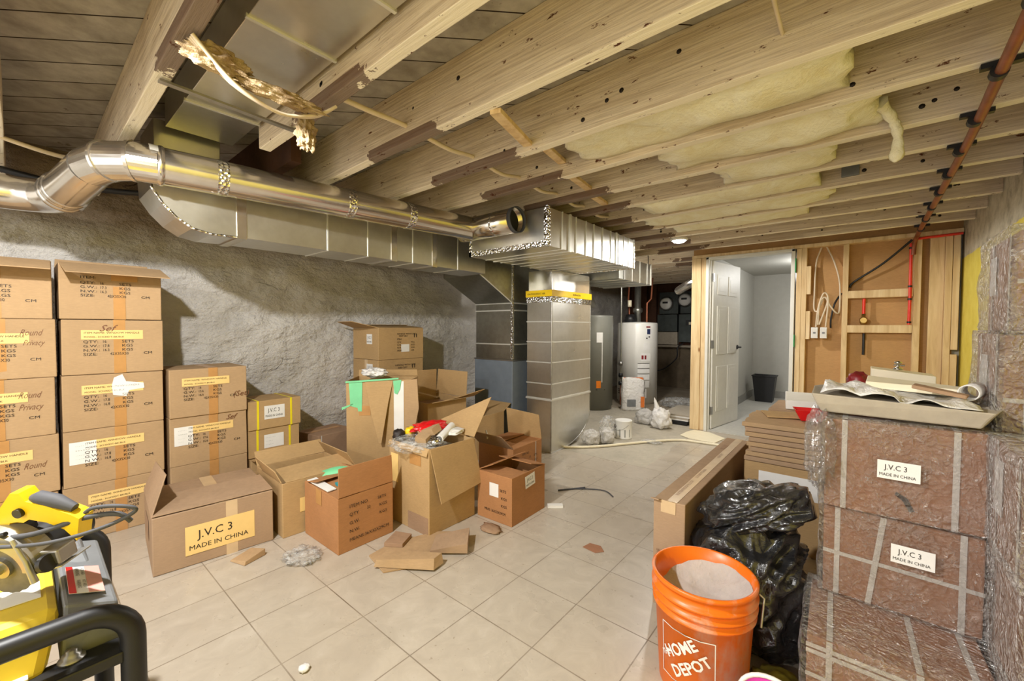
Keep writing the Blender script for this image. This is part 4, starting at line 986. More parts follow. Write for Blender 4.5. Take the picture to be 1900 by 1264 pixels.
# felt tray on top
ft = empty('felt_tray', (.09, 1.86, .887), R(-2), 'grey felt edged tray with white sheet lying on the upper wrapped parcel', 'tray')
b = MB(); pts = []
for x, y in ((-.19, -.17), (.19, -.18), (.21, -.10), (.20, .16), (-.17, .17), (-.205, .05)): pts.append((x, y))
n = len(pts); vs = [(x*.93, y*.93, 0) for x, y in pts]+[(x*1.0, y*1.0, .028) for x, y in pts]+[(x*1.07, y*1.05, .062-.012*(x > 0)) for x, y in pts]+[(x*.96, y*.95, .055-.012*(x > 0)) for x, y in pts]
fs = [tuple(range(n))[::-1]]
for L in range(3):
    for i in range(n): fs.append((L*n+i, L*n+(i+1) % n, (L+1)*n+(i+1) % n, (L+1)*n+i))
fs.append(tuple(range(3*n, 4*n))); b.add(vs, fs); b.build('tray_body', M['fabric'], ft, bevel=.005)
b = MB(); vs = []; fs = []; nx, ny = 28, 14
for i in range(nx+1):
    for j in range(ny+1):
        u, v = i/nx, j/ny; x = -.18+.36*u; y = -.165+.30*v
        vs.append((x, y, .062+.028*max(0, noise.noise(Vector((u*5, v*3, 2))))+.02*(1-u)*abs(math.sin(u*11+v*2))-.012*(u > .5)))
for i in range(nx):
    for j in range(ny): a = i*(ny+1)+j; fs.append((a, a+ny+1, a+ny+2, a+1))
b.add(vs, fs, True); b.build('white_sheet', M['wbag'], ft, solid=.001, label='crumpled shiny white plastic sheet')
o = MB().box(-.10, .14, -.05, .07, 0, .022, .006).build('folded_card', M['cream'], bevel=.003); o.location = (.12, 1.95, .955); o.rotation_euler = (.02, .05, -.1); tag(o, 'cream folded card piece on the white sheet of the felt tray', 'cardboard')
o = MB().tube([(.25, 1.80, .972), (.285, 1.92, .972)], .022, 20, cap=False).build('paper_roll', M['wbag'], solid=.003); tag(o, 'end of a white paper roll at the right end of the felt tray', 'paper roll')
o = MB().box(-.06, .06, -.02, .02, 0, .012, .003).build('wood_scrap', M['card5'], bevel=.003); o.location = (.19, 1.80, .966); o.rotation_euler = (0, .15, -.2); tag(o, 'brown flat scrap on the felt tray between card piece and paper roll', 'scrap')

# behind: cardboard pile
gq = 'flattened cardboard piled behind the parcels'
c = Carton('tan carton with a white sheet marked M under the flattened cardboard pile', -.26, 2.76, 0, 0, .42, .42, .44, 'card2')
c.patch('shipping_sheet', 'front', .07, .33, .29, .40, 'paper', eps=.002); c.text('front', [('M', .06, .0, .0)], rot=90, c=(0, 0), name='sheet_print') if False else None
b = MB(); b.M = c.frame('front', 0) @ Matrix.Translation((.215, .372, 0)) @ Matrix.Rotation(-PI/2, 4, 'Z'); put_text(b, 'M', .045, 0, 0, .004, .03, 1); b.build('sheet_print', M['ink'], c.o)
z = .445
labs = ['lowest flattened sheet of the pile', 'second flattened sheet from the bottom of the pile', 'third flattened sheet from the bottom, pushed in at its left end', 'fourth flattened sheet from the bottom of the pile', 'fifth flattened sheet from the bottom, with a torn notch', 'sixth flattened sheet, second below the top', 'seventh flattened sheet, just below the top one', 'top flattened sheet of the cardboard pile with a ragged left edge']
for k, lab in enumerate(labs):
    x0 = -.475+(.0, .01, .03, .015, .035, .005, .0, -.01)[k]; b = MB(); L = []
    for i in range(11):
        y = 2.54+.42*i/10; L.append((x0+random.uniform(-.012, .012), y))
    pts = [(-.05, 2.54+k*.002)]+[(-.05, 2.96)]+L[::-1]; b.prism([(x+.26, y-2.75) for x, y in pts], 0, .024); o = b.build('flattened_cardboard', M['card' if k % 2 else 'card4'], bevel=.004); o.location = (-.26, 2.75, z); z += .0262
    tag(o, lab, 'cardboard', gq)
# small red tray, white box behind
c = Carton('plain brown carton behind the flattened pile, carrying the white flat box', -.23, 3.24, 0, 0, .40, .42, .66, 'card4')
rt_ = empty('red_tray', (-.20, 2.80, .656), R(12), 'small red plastic tray on top of the flattened cardboard pile', 'tray')
b = MB(); vs = []
for (s_, z_) in ((.6, 0), (1, .06), (.94, .06), (.56, .006)): vs += [(-.075*s_, -.06*s_, z_), (.075*s_, -.06*s_, z_), (.075*s_, .06*s_, z_), (-.075*s_, .06*s_, z_)]
fs = [(3, 2, 1, 0), (12, 13, 14, 15)]
for L in range(3):
    for i in range(4): fs.append((L*4+i, L*4+(i+1) % 4, L*4+4+(i+1) % 4, L*4+4+i))
b.add(vs, fs); b.build('tray_body', M['red'], rt_)
o = MB().box(-.09, .09, -.10, .10, 0, .006, .004).build('card_scrap', M['card2']); o.location = (-.34, 2.86, .656); o.rotation_euler = (0, 0, .3); tag(o, 'loose cream card scrap left of the red tray', 'cardboard')
o = MB().box(-.17, .17, -.22, .22, 0, .055, .001).build('flat_box', M['paper'], bevel=.003); o.location = (-.20, 3.30, .662); o.rotation_euler = (0, 0, .12); tag(o, 'white flat box behind the red tray, in front of the door opening', 'box')
# cream board with fitting and maroon pieces
c = Carton('brown carton hidden behind the upper parcels, carrying the cream board', .17, 2.62, 0, 0, .42, .34, .84, 'card')
cb = empty('cream_board', (.145, 2.56, .842), 0, 'cream board standing on edge behind the felt tray, chrome fitting on top', 'board')
b = MB(); b.hexa([(-.10, 0, 0), (.115, 0, 0), (.115, .15, 0), (-.10, .15, 0), (-.10, 0, .135), (.115, 0, .112), (.115, .15, .112), (-.10, .15, .135)]); b.build('board_face', M['cream'], cb, bevel=.003)
b = MB(); b.lathe([(0, .13), (.017, .13), (.018, .136), (.006, .142), (.007, .155), (.014, .16), (.014, .166), (.004, .17), (0, .17)], 12, c=(-.005, .06, 0)).tube([(-.02, .06, .150), (.018, .06, .150)], .004, 8); b.build('chrome_fitting', M['chrome'], cb)
crumple('maroon_wrapper', (.0, 2.54, .905), (.045, .05, .055), M['maroon'], 3.9, 'dark red folded card left of the cream board', 'card', 3, .3)
crumple('pink_wrapper', (.075, 2.50, .90), (.05, .04, .04), plain('pinkish_film', srgb(190, 130, 120), .3), 6.9, 'pinkish crumpled wrapper in front of the cream board', 'wrapper', 3, .3)

# long box
c = Carton('long narrow carton standing on edge on the floor behind the orange bucket', -.585, 2.33, 0, 0, .125, 1.25, .45, 'card4', jit=.004)
c.patch('packing_tape', 'top', .055, .095, .0, 1.25, 'tapec', eps=.0008); c.patch('packing_tape', 'front', .03, .09, .40, .45, 'tapec', eps=.001)
b = MB()
for i, (st, sz) in enumerate((('LAMINATE FLOORING', .016), ('7 1/2 x 48 IN', .014), ('GW 18.5 KG', .014), ('FRAGILE HANDLE', .014))):
    b = MB(); b.M = c.frame('front', 0) @ Matrix.Translation((.018+i*.026, .08, 0)) @ Matrix.Rotation(PI/2, 4, 'Z'); put_text(b, st, sz, 0, -sz/2, .002, .0); b.build('printed_text', M['inkb'], c.o)
for i, (st, y) in enumerate((('WATERPROOF FLOOR', .08), ('LUXURY PLANK', .35), ('KEEP DRY', .75))):
    b = MB(); b.M = c.frame('top', 0) @ Matrix.Translation((.075, y, 0)) @ Matrix.Rotation(PI/2, 4, 'Z'); put_text(b, st, .022, 0, 0, .002, -.01); b.build('printed_text', M['inkb'], c.o)
c.patch('barcode_patch', 'top', .03, .055, .95, 1.05, 'card5', eps=.002); c.flap('front', 170, .02, z=.45, pts=[(-.06, 0), (-.03, 0), (-.035, .02), (-.07, .018)])

# bucket
bk = empty('bucket', (-.375, 1.425, 0), R(8), 'orange plastic bucket smeared with grey cement, half full', 'bucket')
prof = [(0, 0), (.128, 0), (.131, .006), (.146, .262), (.154, .264), (.155, .272), (.147, .274), (.147, .288), (.157, .290), (.158, .298), (.148, .300), (.149, .316), (.158, .318), (.159, .327), (.150, .329), (.151, .352), (.157, .354), (.159, .366), (.154, .370), (.147, .368), (.144, .30), (.13, .02), (0, .015)]
MB().lathe(prof, 64).build('bucket_body', M['orange'], bk)
b = MB(); vs = []; fs = []; nr, na = 10, 40
for i in range(nr+1):
    for k in range(na):
        r_ = .1445*i/nr; a = 2*PI*k/na; x, y = r_*math.cos(a), r_*math.sin(a)
        zz = .245+.05*(i/nr)**2+.045*(i/nr)*math.sin(a+.6)+.012*noise.noise(Vector((x*25, y*25, 1))); vs.append((x, y, min(zz, .352)))
for i in range(nr):
    for k in range(na): fs.append((i*na+k, (i+1)*na+k, (i+1)*na+(k+1) % na, i*na+(k+1) % na))
b.add(vs, fs, True); b.build('cement_fill', M['cement'], bk, label='wet grey cement')
def on_cyl(b, mapf, out=.0015):
    import bmesh
    bm = bmesh.new(); vv = [bm.verts.new(v) for v in b.v]
    for f in b.f:
        try: bm.faces.new([vv[i] for i in f])
        except ValueError: pass
    bmesh.ops.triangulate(bm, faces=bm.faces[:])
    for _ in range(2): bmesh.ops.subdivide_edges(bm, edges=[e for e in bm.edges if e.calc_length() > .014], cuts=1)
    for v in bm.verts:
        u, h_ = v.co.x, v.co.y; rr = .131+(.146-.131)*h_/.262+out; a = -PI/2+u/rr; v.co = Vector((rr*math.cos(a), rr*math.sin(a), h_))
    n = MB(); bm.verts.ensure_lookup_table(); n.v = [tuple(v.co) for v in bm.verts]; n.f = [tuple(q.index for q in f.verts) for f in bm.faces]; n.mi = [0]*len(n.f); n.sm = [False]*len(n.f); bm.free(); return n
lg = MB(); a = -.10; 
for (x0, x1, y0, y1) in ((-.115, .055, .228, .231), (.052, .055, .06, .231), (-.115, .055, .06, .063), (-.115, -.112, .06, .231)): lg.box(x0, x1, y0, y1, 0, .0002)
lq = on_cyl(lg, None).build('logo_square', M['white'], bk)
for st, sz, ox, oy in (('THE', .022, -.108, .118), ('HOME', .047, -.088, .125), ('DEPOT', .047, -.06, .078)):
    b = MB(); b.M = Matrix.Translation((ox, oy, 0)) @ Matrix.Rotation(R(38), 4, 'Z'); put_text(b, st, sz, 0, 0, 0, .03, .92); on_cyl(b, None, .002).build('logo_lettering', M['white'], lq)
b = MB(); b.tube([(.158, 0, .345), (.172, 0, .335), (.168, -.02, .30), (.165, -.045, .27)], .0035, 6); b.build('handle_wire', M['steel'], bk)
pb = empty('pink_bucket', (-.155, 1.255, 0), 0, 'pink plastic pail with a white handle at the bottom picture edge', 'bucket')
MB().lathe([(0, 0), (.055, 0), (.075, .165), (.081, .167), (.081, .177), (.074, .178), (.053, .01), (0, .008)], 36).build('bucket_body', plain('pink_plastic', srgb(224, 70, 180), .35, var=.05), pb)
b = MB(); P = [(.078*math.cos(t), .02*math.sin(t)-.0, .172+.055*math.sin(t)) for t in [PI*i/14 for i in range(15)]]; b.tube(P, .006, 8); b.build('bucket_handle', M['white'], pb)

# black bin bag
def bagshape(name, loc, size, seed, label, sub=5, amp=.28, rot=0, squash=.8, clampx=None):
    import bmesh
    bm = bmesh.new(); bmesh.ops.create_icosphere(bm, subdivisions=sub, radius=1)
    for v in bm.verts:
        p = v.co.copy(); k = 1.0
        k += amp*noise.noise(p*1.4+Vector((seed, 0, 0)))
        u_, w_ = p.x+p.z*.6, p.z-p.x*.6      # long slanting folds
        q = Vector((u_*1.2, p.y*1.5, w_*3.4))+Vector((0, seed, 0)); k += amp*.6*(.5-abs(noise.noise(q))*2.4)
        q2 = Vector((u_*5, p.y*3, w_*2.0))+Vector((seed, seed, 0)); k += amp*.16*(.4-abs(noise.noise(q2))*2.4)
        q3 = p*9+Vector((seed, 1, 0)); k += amp*.04*(.4-abs(noise.noise(q3))*2)
        v.co = Vector((p.x*size[0], p.y*size[1], p.z*size[2]))*k
        if v.co.z < -size[2]*squash: v.co.z = -size[2]*squash
        if clampx is not None: v.co.x = min(v.co.x, clampx)
    me = bpy.data.meshes.new(name); bm.to_mesh(me); bm.free(); me.materials.append(M['bag'])
    for pl in me.polygons: pl.use_smooth = True
    o = bpy.data.objects.new(name, me); COL.objects.link(o); o.location = loc; o.rotation_euler = (0, 0, rot)
    if label: tag(o, label, 'bin bag')
    return o
bb = bagshape('bin_bag', (-.30, 1.80, .20), (.20, .22, .25), 3.3, clampx=.19, sub=6, label= 'large black bin bag slumped between the orange bucket and the wrapped parcels')
t = bagshape('bag_neck', (.01, .02, .28), (.21, .15, .085), 9.1, None, sub=6, amp=.26, clampx=.18); t.rotation_euler = (0, -.28, .1); t.parent = bb; t['label'] = 'folded over top of the bag'
o = crumple('yellow_cloth', (-.16, 1.50, .035), (.09, .07, .045), plain('olive_yellow_cloth', srgb(130, 124, 40), .8, var=.5), 8.8, 'olive yellow crumpled cloth on the floor between bucket and parcels', 'cloth', 4, .3, flat=True)

# ================= generator and saw =================
gn = empty('generator', (-1.38, -.24, 0), 0, 'yellow and grey generator in a black tube frame, lower left corner', 'generator')
LG = (-1.38, -.24, 0)
def G(b, name, mat, **kw): return rel(b.build(name, mat, gn, **kw), *LG)
tz = .598; r_ = .0205; xn, xf, y0, y1 = -1.125, -1.63, -.80, .140; rr = .07
for x in (xf, xn):
    P = [(x, y1, .02), (x, y1, tz-rr)]+[(x, y1-rr+rr*math.cos(a), tz-rr+rr*math.sin(a)) for a in [PI/2*i/8 for i in range(1, 9)]]
    P += [(x, y0+rr, tz)]+[(x, y0+rr-rr*math.sin(a), tz-rr+rr*math.cos(a)) for a in [PI/2*i/8 for i in range(1, 9)]]+[(x, y0, .02)]
    G(MB().tube(P, r_, 16), 'tube_frame', M['black'])
for y in (y0, y1): G(MB().tube([(xf, y, .021), (xn, y, .021)], r_, 12), 'cross_tube', M['black'])
G(MB().box(xn-.05, xn+.012, y0+.03, y1-.015, .488, .512), 'side_rail', M['black'], bevel=.004)
G(MB().box(xf-.012, xf+.05, y0+.03, y1-.015, .488, .512), 'side_rail', M['black'], bevel=.004)
G(MB().box(xf+.03, xn-.04, y1-.03, y1-.005, .46, .50), 'front_rail', M['black'], bevel=.004)
G(MB().box(xf+.08, xn-.10, y0+.1, y1-.12, .07, .44), 'engine_block', M['dgrey'], bevel=.02)
G(MB().tube([(xf+.06, -.12, .22), (xn-.05, -.12, .22)], .12, 24), 'engine_cover', M['black'])
G(MB().tube([(xn-.09, .02, .30), (xn-.09, .10, .30)], .06, 20), 'exhaust_pot', M['steel'])
b = MB(); b.hexa([(xf+.04, y0+.06, .49), (xn-.022, y0+.06, .50), (xn-.022, .02, .50), (xf+.04, .02, .49), (xf+.06, y0+.09, .615), (xn-.055, y0+.09, .612), (xn-.055, .045, .612), (xf+.06, .045, .615)])
G(b, 'fuel_tank', M['yelt'], bevel=.018)
G(MB().box(xn-.05, xn-.014, y0+.1, .0, .513, .523), 'tank_flange', M['cream'], bevel=.002)
b = MB(); b.hexa([(xf+.12, .04, .50), (xn-.05, .04, .50), (xn-.05, .132, .50), (xf+.12, .132, .50), (xf+.10, .048, .622), (xn-.055, .048, .616), (xn-.06, .125, .585), (xf+.10, .125, .60)])
G(b, 'control_panel', M['grey'], bevel=.006)
b = MB(); b.hexa([(xf+.09, .05, .60), (xf+.24, .05, .61), (xf+.24, .10, .60), (xf+.09, .10, .60), (xf+.11, .055, .632), (xf+.20, .055, .64), (xf+.20, .09, .63), (xf+.11, .09, .626)]); G(b, 'panel_hood', M['grey'], bevel=.005)
pn = Matrix.Translation((-1.345, .058, .6225)) @ Matrix.Rotation(R(-20), 4, 'X') @ Matrix.Rotation(R(2), 4, 'Y')
salmon = plain('salmon_sticker', srgb(226, 160, 150), .5)
for nm, (xa, xb, ya, yb), mt, e in (('warning_sticker', (.0, .13, .0, .055), M['paper'], 0), ('warning_sticker', (.0, .13, .0, .011), M['red'], .0006), ('warning_sticker', (.0, .13, .03, .055), salmon, .0006)):
    b = MB(); b.M = pn; b.box(xa, xb, ya, yb, e, e+.001); G(b, nm, mt)
for k in range(2):
    b = MB(); b.M = pn @ Matrix.Translation((.01+.06*k, .014, .002)) ; put_text(b, 'WARNING', .009, 0, 0, 0, .0, .9); put_text(b, 'HOT AREA', .008, 0, .009, 0, .0, .9); G(b, 'sticker_print', M['ink'])
b = MB(); b.box(-1.335, -1.255, -.06, .02, .6135, .615); G(b, 'tank_sticker', M['paper'])
b = MB(); b.box(-1.325, -1.30, -.055, -.04, .615, .616); G(b, 'tank_sticker', M['dgrey'])
b = MB(); b.box(-1.27, -1.22, -.16, -.12, .6145, .616); G(b, 'tank_sticker', M['red'])
b = MB(); b.lathe([(0, 0), (.035, 0), (.035, .02), (.028, .028), (0, .03)], 20, c=(-1.215, -.21, .612)); G(b, 'fuel_cap', M['black'])
b = MB(); b.lathe([(0, .0), (.020, .0), (.020, .005), (.014, .007), (.014, .013), (.009, .015), (.009, .021), (0, .023)], 18, c=(xn-.035, .055, .512)); G(b, 'mounting_bolt', M['steel'])
# circular saw
sw = empty('circular_saw', (-1.255, -.025, .697), 0, 'yellow handled circular saw with bare round blade lying on the generator', 'circular saw')
vx = Vector((.766, .642, .03)).normalized(); vy = Vector((-.60, .72, .18)).normalized(); vz = vx.cross(vy).normalized(); vy = vz.cross(vx).normalized()
sw.rotation_euler = Matrix((vx, vy, vz)).transposed().to_euler(); sw.scale = (.9, .9, .9)
def disc(r, y0_, y1_, n=48, teeth=0, c=(0, 0)):
    b = MB(); pts = []
    for k in range(n):
        a = 2*PI*k/n; q = r*(1-(.03 if teeth and k % 2 else 0)); pts.append((c[0]+q*math.cos(a), c[1]+q*math.sin(a)))
    return b.prism(pts, y0_, y1_, 'y')
disc(.066, -.002, .002, 48, 1).build('saw_blade', M['blade'], sw)
disc(.022, -.010, -.002, 24).build('blade_flange', M['steel'], sw)
disc(.011, -.018, -.010, 6).build('arbor_bolt', M['steel'], sw)
def guard(r0, r1, a0, a1, ya, yb):
    n = 24; P = [(r1*math.cos(a0+(a1-a0)*k/n), r1*math.sin(a0+(a1-a0)*k/n)) for k in range(n+1)]+[(r0*math.cos(a1-(a1-a0)*k/n), r0*math.sin(a1-(a1-a0)*k/n)) for k in range(n+1)]
    b = MB(); N = len(P)
    for k in range(n):
        q = [P[k], P[k+1], P[N-2-k], P[N-1-k]]; b.hexa([(x, ya, z_) for x, z_ in q]+[(x, yb, z_) for x, z_ in q])
    return b
guard(.056, .088, R(-5), R(188), -.016, .03).build('upper_guard', M['alu'], sw)
g2 = MB(); g2.M = Matrix.Translation((-.015, -.018, .066)); g2.prism([(-.03, -.010), (.03, -.006), (.035, .006), (-.02, .013)], -.001, .0008, 'y'); g2.build('guard_decal', M['navy'], sw)
g2 = MB(); g2.M = Matrix.Translation((-.02, -.0195, .066)); g2.prism([(-.022, -.006), (.012, -.002), (.004, .006), (-.018, .008)], -.001, .0008, 'y'); g2.build('guard_decal', M['yel'], sw)
MB().hexa([(.045, .006, -.030), (.115, .006, -.010), (.115, .07, -.010), (.045, .07, -.030), (.045, .006, -.026), (.115, .006, -.006), (.115, .07, -.006), (.045, .07, -.026)]).build('base_plate', M['alu'], sw, bevel=.001)
MB().tube([(.03, .03, .02), (.03, .13, .02)], .042, 24).build('motor_housing', M['black'], sw)
MB().hexa([(.06, 0, .012), (.12, 0, .0), (.12, .04, .0), (.06, .04, .012), (.06, 0, .03), (.12, 0, .035), (.12, .04, .035), (.06, .04, .03)]).build('rear_bracket', M['steel'], sw, bevel=.004)
MB().tube([(.062, -.02, .078), (.078, -.022, .03), (.084, -.022, -.022)], [.004, .005, .007], 10).build('depth_lever', M['alu'], sw)
MB().tube([(.10, -.01, .012), (.11, -.01, .014)], .018, 16).build('lock_knob', M['black'], sw)
fx = lambda x: x*.66+.045
fz = lambda z_: z_*.88
L1 = [(-.150, .02), (-.115, .07), (-.06, .145), (-.015, .182), (.012, .182), (.026, .160), (.09, .146), (.158, .122), (.182, .110)]
L2 = [(-.105, .02), (-.080, .055), (-.045, .103), (-.02, .105), (.0, .103), (.02, .112), (.075, .102), (.125, .082), (.155, .050)]
b = MB(); b.M = Matrix.Translation((0, .035, 0))
for i in range(len(L1)-1):
    q = [(fx(x), fz(z_)) for x, z_ in (L2[i], L2[i+1], L1[i+1], L1[i])]; b.hexa([(x, -.016, z_) for x, z_ in q]+[(x, .016, z_) for x, z_ in q])
b.build('handle', M['yel'], sw)
b = MB(); b.M = Matrix.Translation((0, .033, 0)); b.tube([(fx(.028), 0, fz(.160)), (fx(.05), 0, fz(.162)), (fx(.10), 0, fz(.150)), (fx(.155), 0, fz(.130))], [.008, .014, .015, .009], 14); b.build('rubber_grip', M['dgrey'], sw)
MB().tube([(fx(.0), .012, fz(.132)), (fx(.0), .02, fz(.132))], .010, 18).build('lock_button', M['black'], sw)
MB().box(-.05, .035, .02, .055, .05, .085).build('trigger_housing', M['black'], sw, bevel=.01)
sx_ = lambda P: smooth_path([(x*.8, y, z_*.86) for x, y, z_ in P], 8)
MB().tube(sx_([(.185, .035, .10), (.22, .04, .125), (.285, .05, .122), (.31, .06, .10), (.25, .03, .078), (.15, -.01, .072), (.02, -.025, .076), (-.15, -.03, .07), (-.35, -.03, .085)]), .0042, 8).build('power_cord', M['dgrey'], sw)
MB().tube(sx_([(-.35, .0, .085), (-.1, -.01, .09), (.08, .0, .085), (.2, .03, .105), (.27, .05, .10), (.29, .06, .07)]), .0055, 8).build('power_cord', M['dgrey'], sw)
MB().tube(sx_([(-.35, -.01, .075), (-.15, -.02, .09), (-.05, -.02, .08), (.05, -.01, .10)]), .005, 8).build('power_cord', M['black'], sw)

# ================= utility area =================
def label_patch(c, r, a0, a1, z0, z1, mat, parent, name, e=.002):
    b = MB(); n = 5; vs = []; fs = []
    for i in range(n+1):
        a = a0+(a1-a0)*i/n
        for z_ in (z0, z1): vs.append((c[0]+(r+e)*math.cos(a), c[1]+(r+e)*math.sin(a), z_))
    for i in range(n): fs.append((2*i, 2*i+2, 2*i+3, 2*i+1))
    b.add(vs, fs); return b.build(name, M[mat] if isinstance(mat, str) else mat, parent)
wh = empty('water_heater', (-2.70, 6.32, 0), 0, 'white cylindrical water heater with warning labels in the utility area', 'water heater')
MB().lathe([(0, 0), (.29, 0), (.29, .03), (.305, .03), (.305, 1.225), (.295, 1.245), (.12, 1.26), (0, 1.262)], 48).build('tank', M['heatw'], wh)
MB().lathe([(0, 1.262), (.05, 1.262), (.05, 1.40), (.075, 1.42), (.075, 1.47), (.05, 1.49), (.05, 1.95), (0, 1.95)], 24, c=(.0, 0, 0)).build('flue_pipe', M['galvd'], wh)
for dx in (-.14, .15): MB().tube([(dx, 0, 1.25), (dx, 0, 1.55), (dx*1.3, .05, 1.62), (dx*1.3, .1, 1.95)], .013, 10).build('water_pipe', M['copper'], wh)
MB().lathe([(0, 1.50), (.03, 1.50), (.03, 1.60), (0, 1.60)], 14, c=(-.09, -.1, 0)).build('union_fitting', M['cream'], wh)
MB().lathe([(0, 1.262), (.10, 1.262), (.08, 1.33), (.055, 1.38), (0, 1.38)], 20, c=(-.08, -.1, 0)).build('draft_hood', M['black'], wh)
A0 = -PI/2+.28
for (a0, a1, z0, z1, mt) in ((.55, .78, 1.17, 1.19, 'maroon'), (.60, .78, 1.07, 1.15, 'navy'), (.50, .80, .98, 1.06, 'paper'), (.42, .80, .83, .94, 'paper'), (.30, .60, .66, .78, 'paper'), (.62, .80, .66, .78, 'paper'), (.15, .75, .56, .63, 'paper'), (.15, .75, .48, .55, 'paper'), (.15, .75, .38, .47, 'paper'), (.25, .75, .26, .36, 'paper'), (.1, .6, .10, .24, 'paper')):
    label_patch((0, 0), .305, A0+a0, A0+a1, z0, z1, mt, wh, 'heater_label')
for (a0, a1, z0, z1, mt) in ((.33, .43, .69, .75, 'maroon'), (.48, .57, .69, .75, 'maroon'), (.15, .75, .625, .632, 'ink'), (.15, .75, .545, .552, 'ink'), (.15, .75, .465, .472, 'ink'), (.55, .62, 1.0, 1.02, 'ink'), (.68, .75, 1.02, 1.04, 'ink')):
    label_patch((0, 0), .305, A0+a0, A0+a1, z0, z1, mt, wh, 'label_print', .004)
for k in range(3): label_patch((0, 0), .305, A0+.15, A0+.32, .14+.03*k, .152+.03*k, 'ink', wh, 'vent_slot', .005)
for k in range(3): label_patch((0, 0), .305, -PI/2-.75, -PI/2-.5, .14+.03*k, .152+.03*k, 'ink', wh, 'vent_slot', .005)
b = MB(); b.box(.16, .24, -.36, -.26, .20, .36); b.build('gas_valve', M['black'], wh, bevel=.008)
MB().tube(smooth_path([(.20, -.34, .20), (.26, -.36, .16), (.24, -.34, .08), (.14, -.33, .05)], 6), .008, 8).build('gas_tube', M['steel'], wh)
gh = empty('storage_tank', (-2.97, 5.42, 0), 0, 'grey cylindrical tank heater half hidden behind the tall return duct', 'water heater')
MB().lathe([(0, 0), (.25, 0), (.25, .05), (.265, .05), (.265, 1.325), (.26, 1.34), (0, 1.35)], 44).build('tank', M['heatg'], gh)
label_patch((0, 0), .265, -PI/2+.62, -PI/2+.95, .96, 1.10, 'paper', gh, 'tank_label'); label_patch((0, 0), .265, -PI/2+.62, -PI/2+.86, .32, .42, plain('orange_sticker', srgb(240, 130, 20), .5), gh, 'orange_sticker')
label_patch((0, 0), .265, -PI/2+.9, -PI/2+.94, .40, .96, 'white', gh, 'edge_strip'); label_patch((0, 0), .265, -PI/2-1.2, -PI/2+1.1, .29, .30, 'ink', gh, 'base_seam')
gp_ = empty('gas_pipe', (-2.76, 5.86, .3), 0, 'thin upright gas pipe with valves between the grey and the white tank', 'pipe')
MB().tube([(0, 0, 0), (0, 0, 1.55)], .013, 10).build('pipe_run', M['galvd'], gp_)
MB().tube([(0, 0, 1.55), (.12, -.05, 1.56), (.14, -.05, 1.62)], .012, 8).build('pipe_elbow', M['steel'], gp_)
for z_ in (.0, .12, .30): MB().lathe([(0, z_), (.03, z_), (.035, z_+.03), (.03, z_+.06), (0, z_+.06)], 12).build('valve_body', M['black' if z_ < .2 else 'steel'], gp_)
MB().tube([(0, 0, .1), (.05, -.02, .11)], .011, 8).build('valve_handle', M['brass'], gp_)
MB().tube([(0, 0, -.3), (0, 0, 0)], .011, 10).build('pipe_drop', M['copper'], gp_)
# meters
def meter(name, x0, x1, z0, z1, cx_, cz, lab, label):
    e = empty(name, ((x0+x1)/2, 8.2, z0), 0, label, 'electric meter'); w = (x1-x0)/2
    MB().box(-w, w, -.10, .06, 0, z1-z0).build('meter_box', M['panelg'], e, bevel=.006)
    q = (cx_-(x0+x1)/2, cz-z0)
    b = MB(); b.M = Matrix.Translation((q[0], -.10, q[1])) @ Matrix.Rotation(PI/2, 4, 'X'); b.lathe([(.135, 0), (.14, .02), (.125, .04), (.115, .05)], 32); b.build('meter_ring', M['steel'], e)
    b = MB(); b.M = Matrix.Translation((q[0], -.10, q[1])) @ Matrix.Rotation(PI/2, 4, 'X'); b.lathe([(0, .075), (.08, .07), (.112, .045), (.115, .0)], 32); b.build('meter_dial', M['white'], e)
    b = MB(); b.box(q[0]-.05, q[0]+.05, -.182, -.176, q[1]+.0, q[1]+.035); b.build('meter_window', M['black'], e)
meter('electric_meter', -3.02, -2.66, 1.44, 1.86, -2.88, 1.64, None, 'round glass electric meter on the smaller square box, left of its twin')
meter('electric_meter', -2.62, -2.25, 1.44, 1.86, -2.53, 1.70, None, 'round glass electric meter close to the wide pine end post')
c = empty('breaker_panel', (-2.86, 8.2, 1.10), 0, 'plain dark green grey breaker box below the left meter', 'electrical box')
MB().box(-.19, .19, -.12, .06, 0, .33).build('panel_box', M['panelg'], c, bevel=.006); MB().lathe([(0, 0), (.02, 0), (.02, .04), (0, .04)], 12, c=(-.08, -.06, .295)).build('conduit_fitting', M['steel'], c)
c = empty('breaker_panel', (-2.44, 8.2, .90), 0, 'dark electrical cabinet with a pale lock, below the right meter', 'electrical box')
MB().box(-.20, .20, -.12, .06, 0, .53).build('panel_box', M['panelg'], c, bevel=.006); MB().box(-.06, .06, -.15, -.12, .32, .42).build('lock_plate', M['black'], c); MB().box(-.0, .08, -.17, -.15, .33, .38).build('lock_body', M['cream'], c)
o = MB().box(-3.05, -2.67, 8.1, 8.2, .85, 1.09).build('cover_board', M['fabric'], bevel=.004); tag(o, 'light grey square cover board below the left breaker box', 'board')
for x0_, x1_, lab in ((-3.20, -3.10, 'brown upright board just left of the meters'), (-3.62, -3.30, 'wide brown upright board behind the white water heater')):
    o = MB().box(x0_, x1_, 8.15, 8.24, .84, 2.2).build('upright_board', M['oldwood']); tag(o, lab, 'board')
o = MB().tube(smooth_path([(-2.55, 8.07, .88), (-2.62, 7.98, .80), (-2.64, 7.99, .60), (-2.85, 8.0, .40), (-3.0, 8.0, .34)], 5), .012, 8).build('drain_cable', M['black']); tag(o, 'dark cable hanging from the ledge down the rubble wall', 'cable')
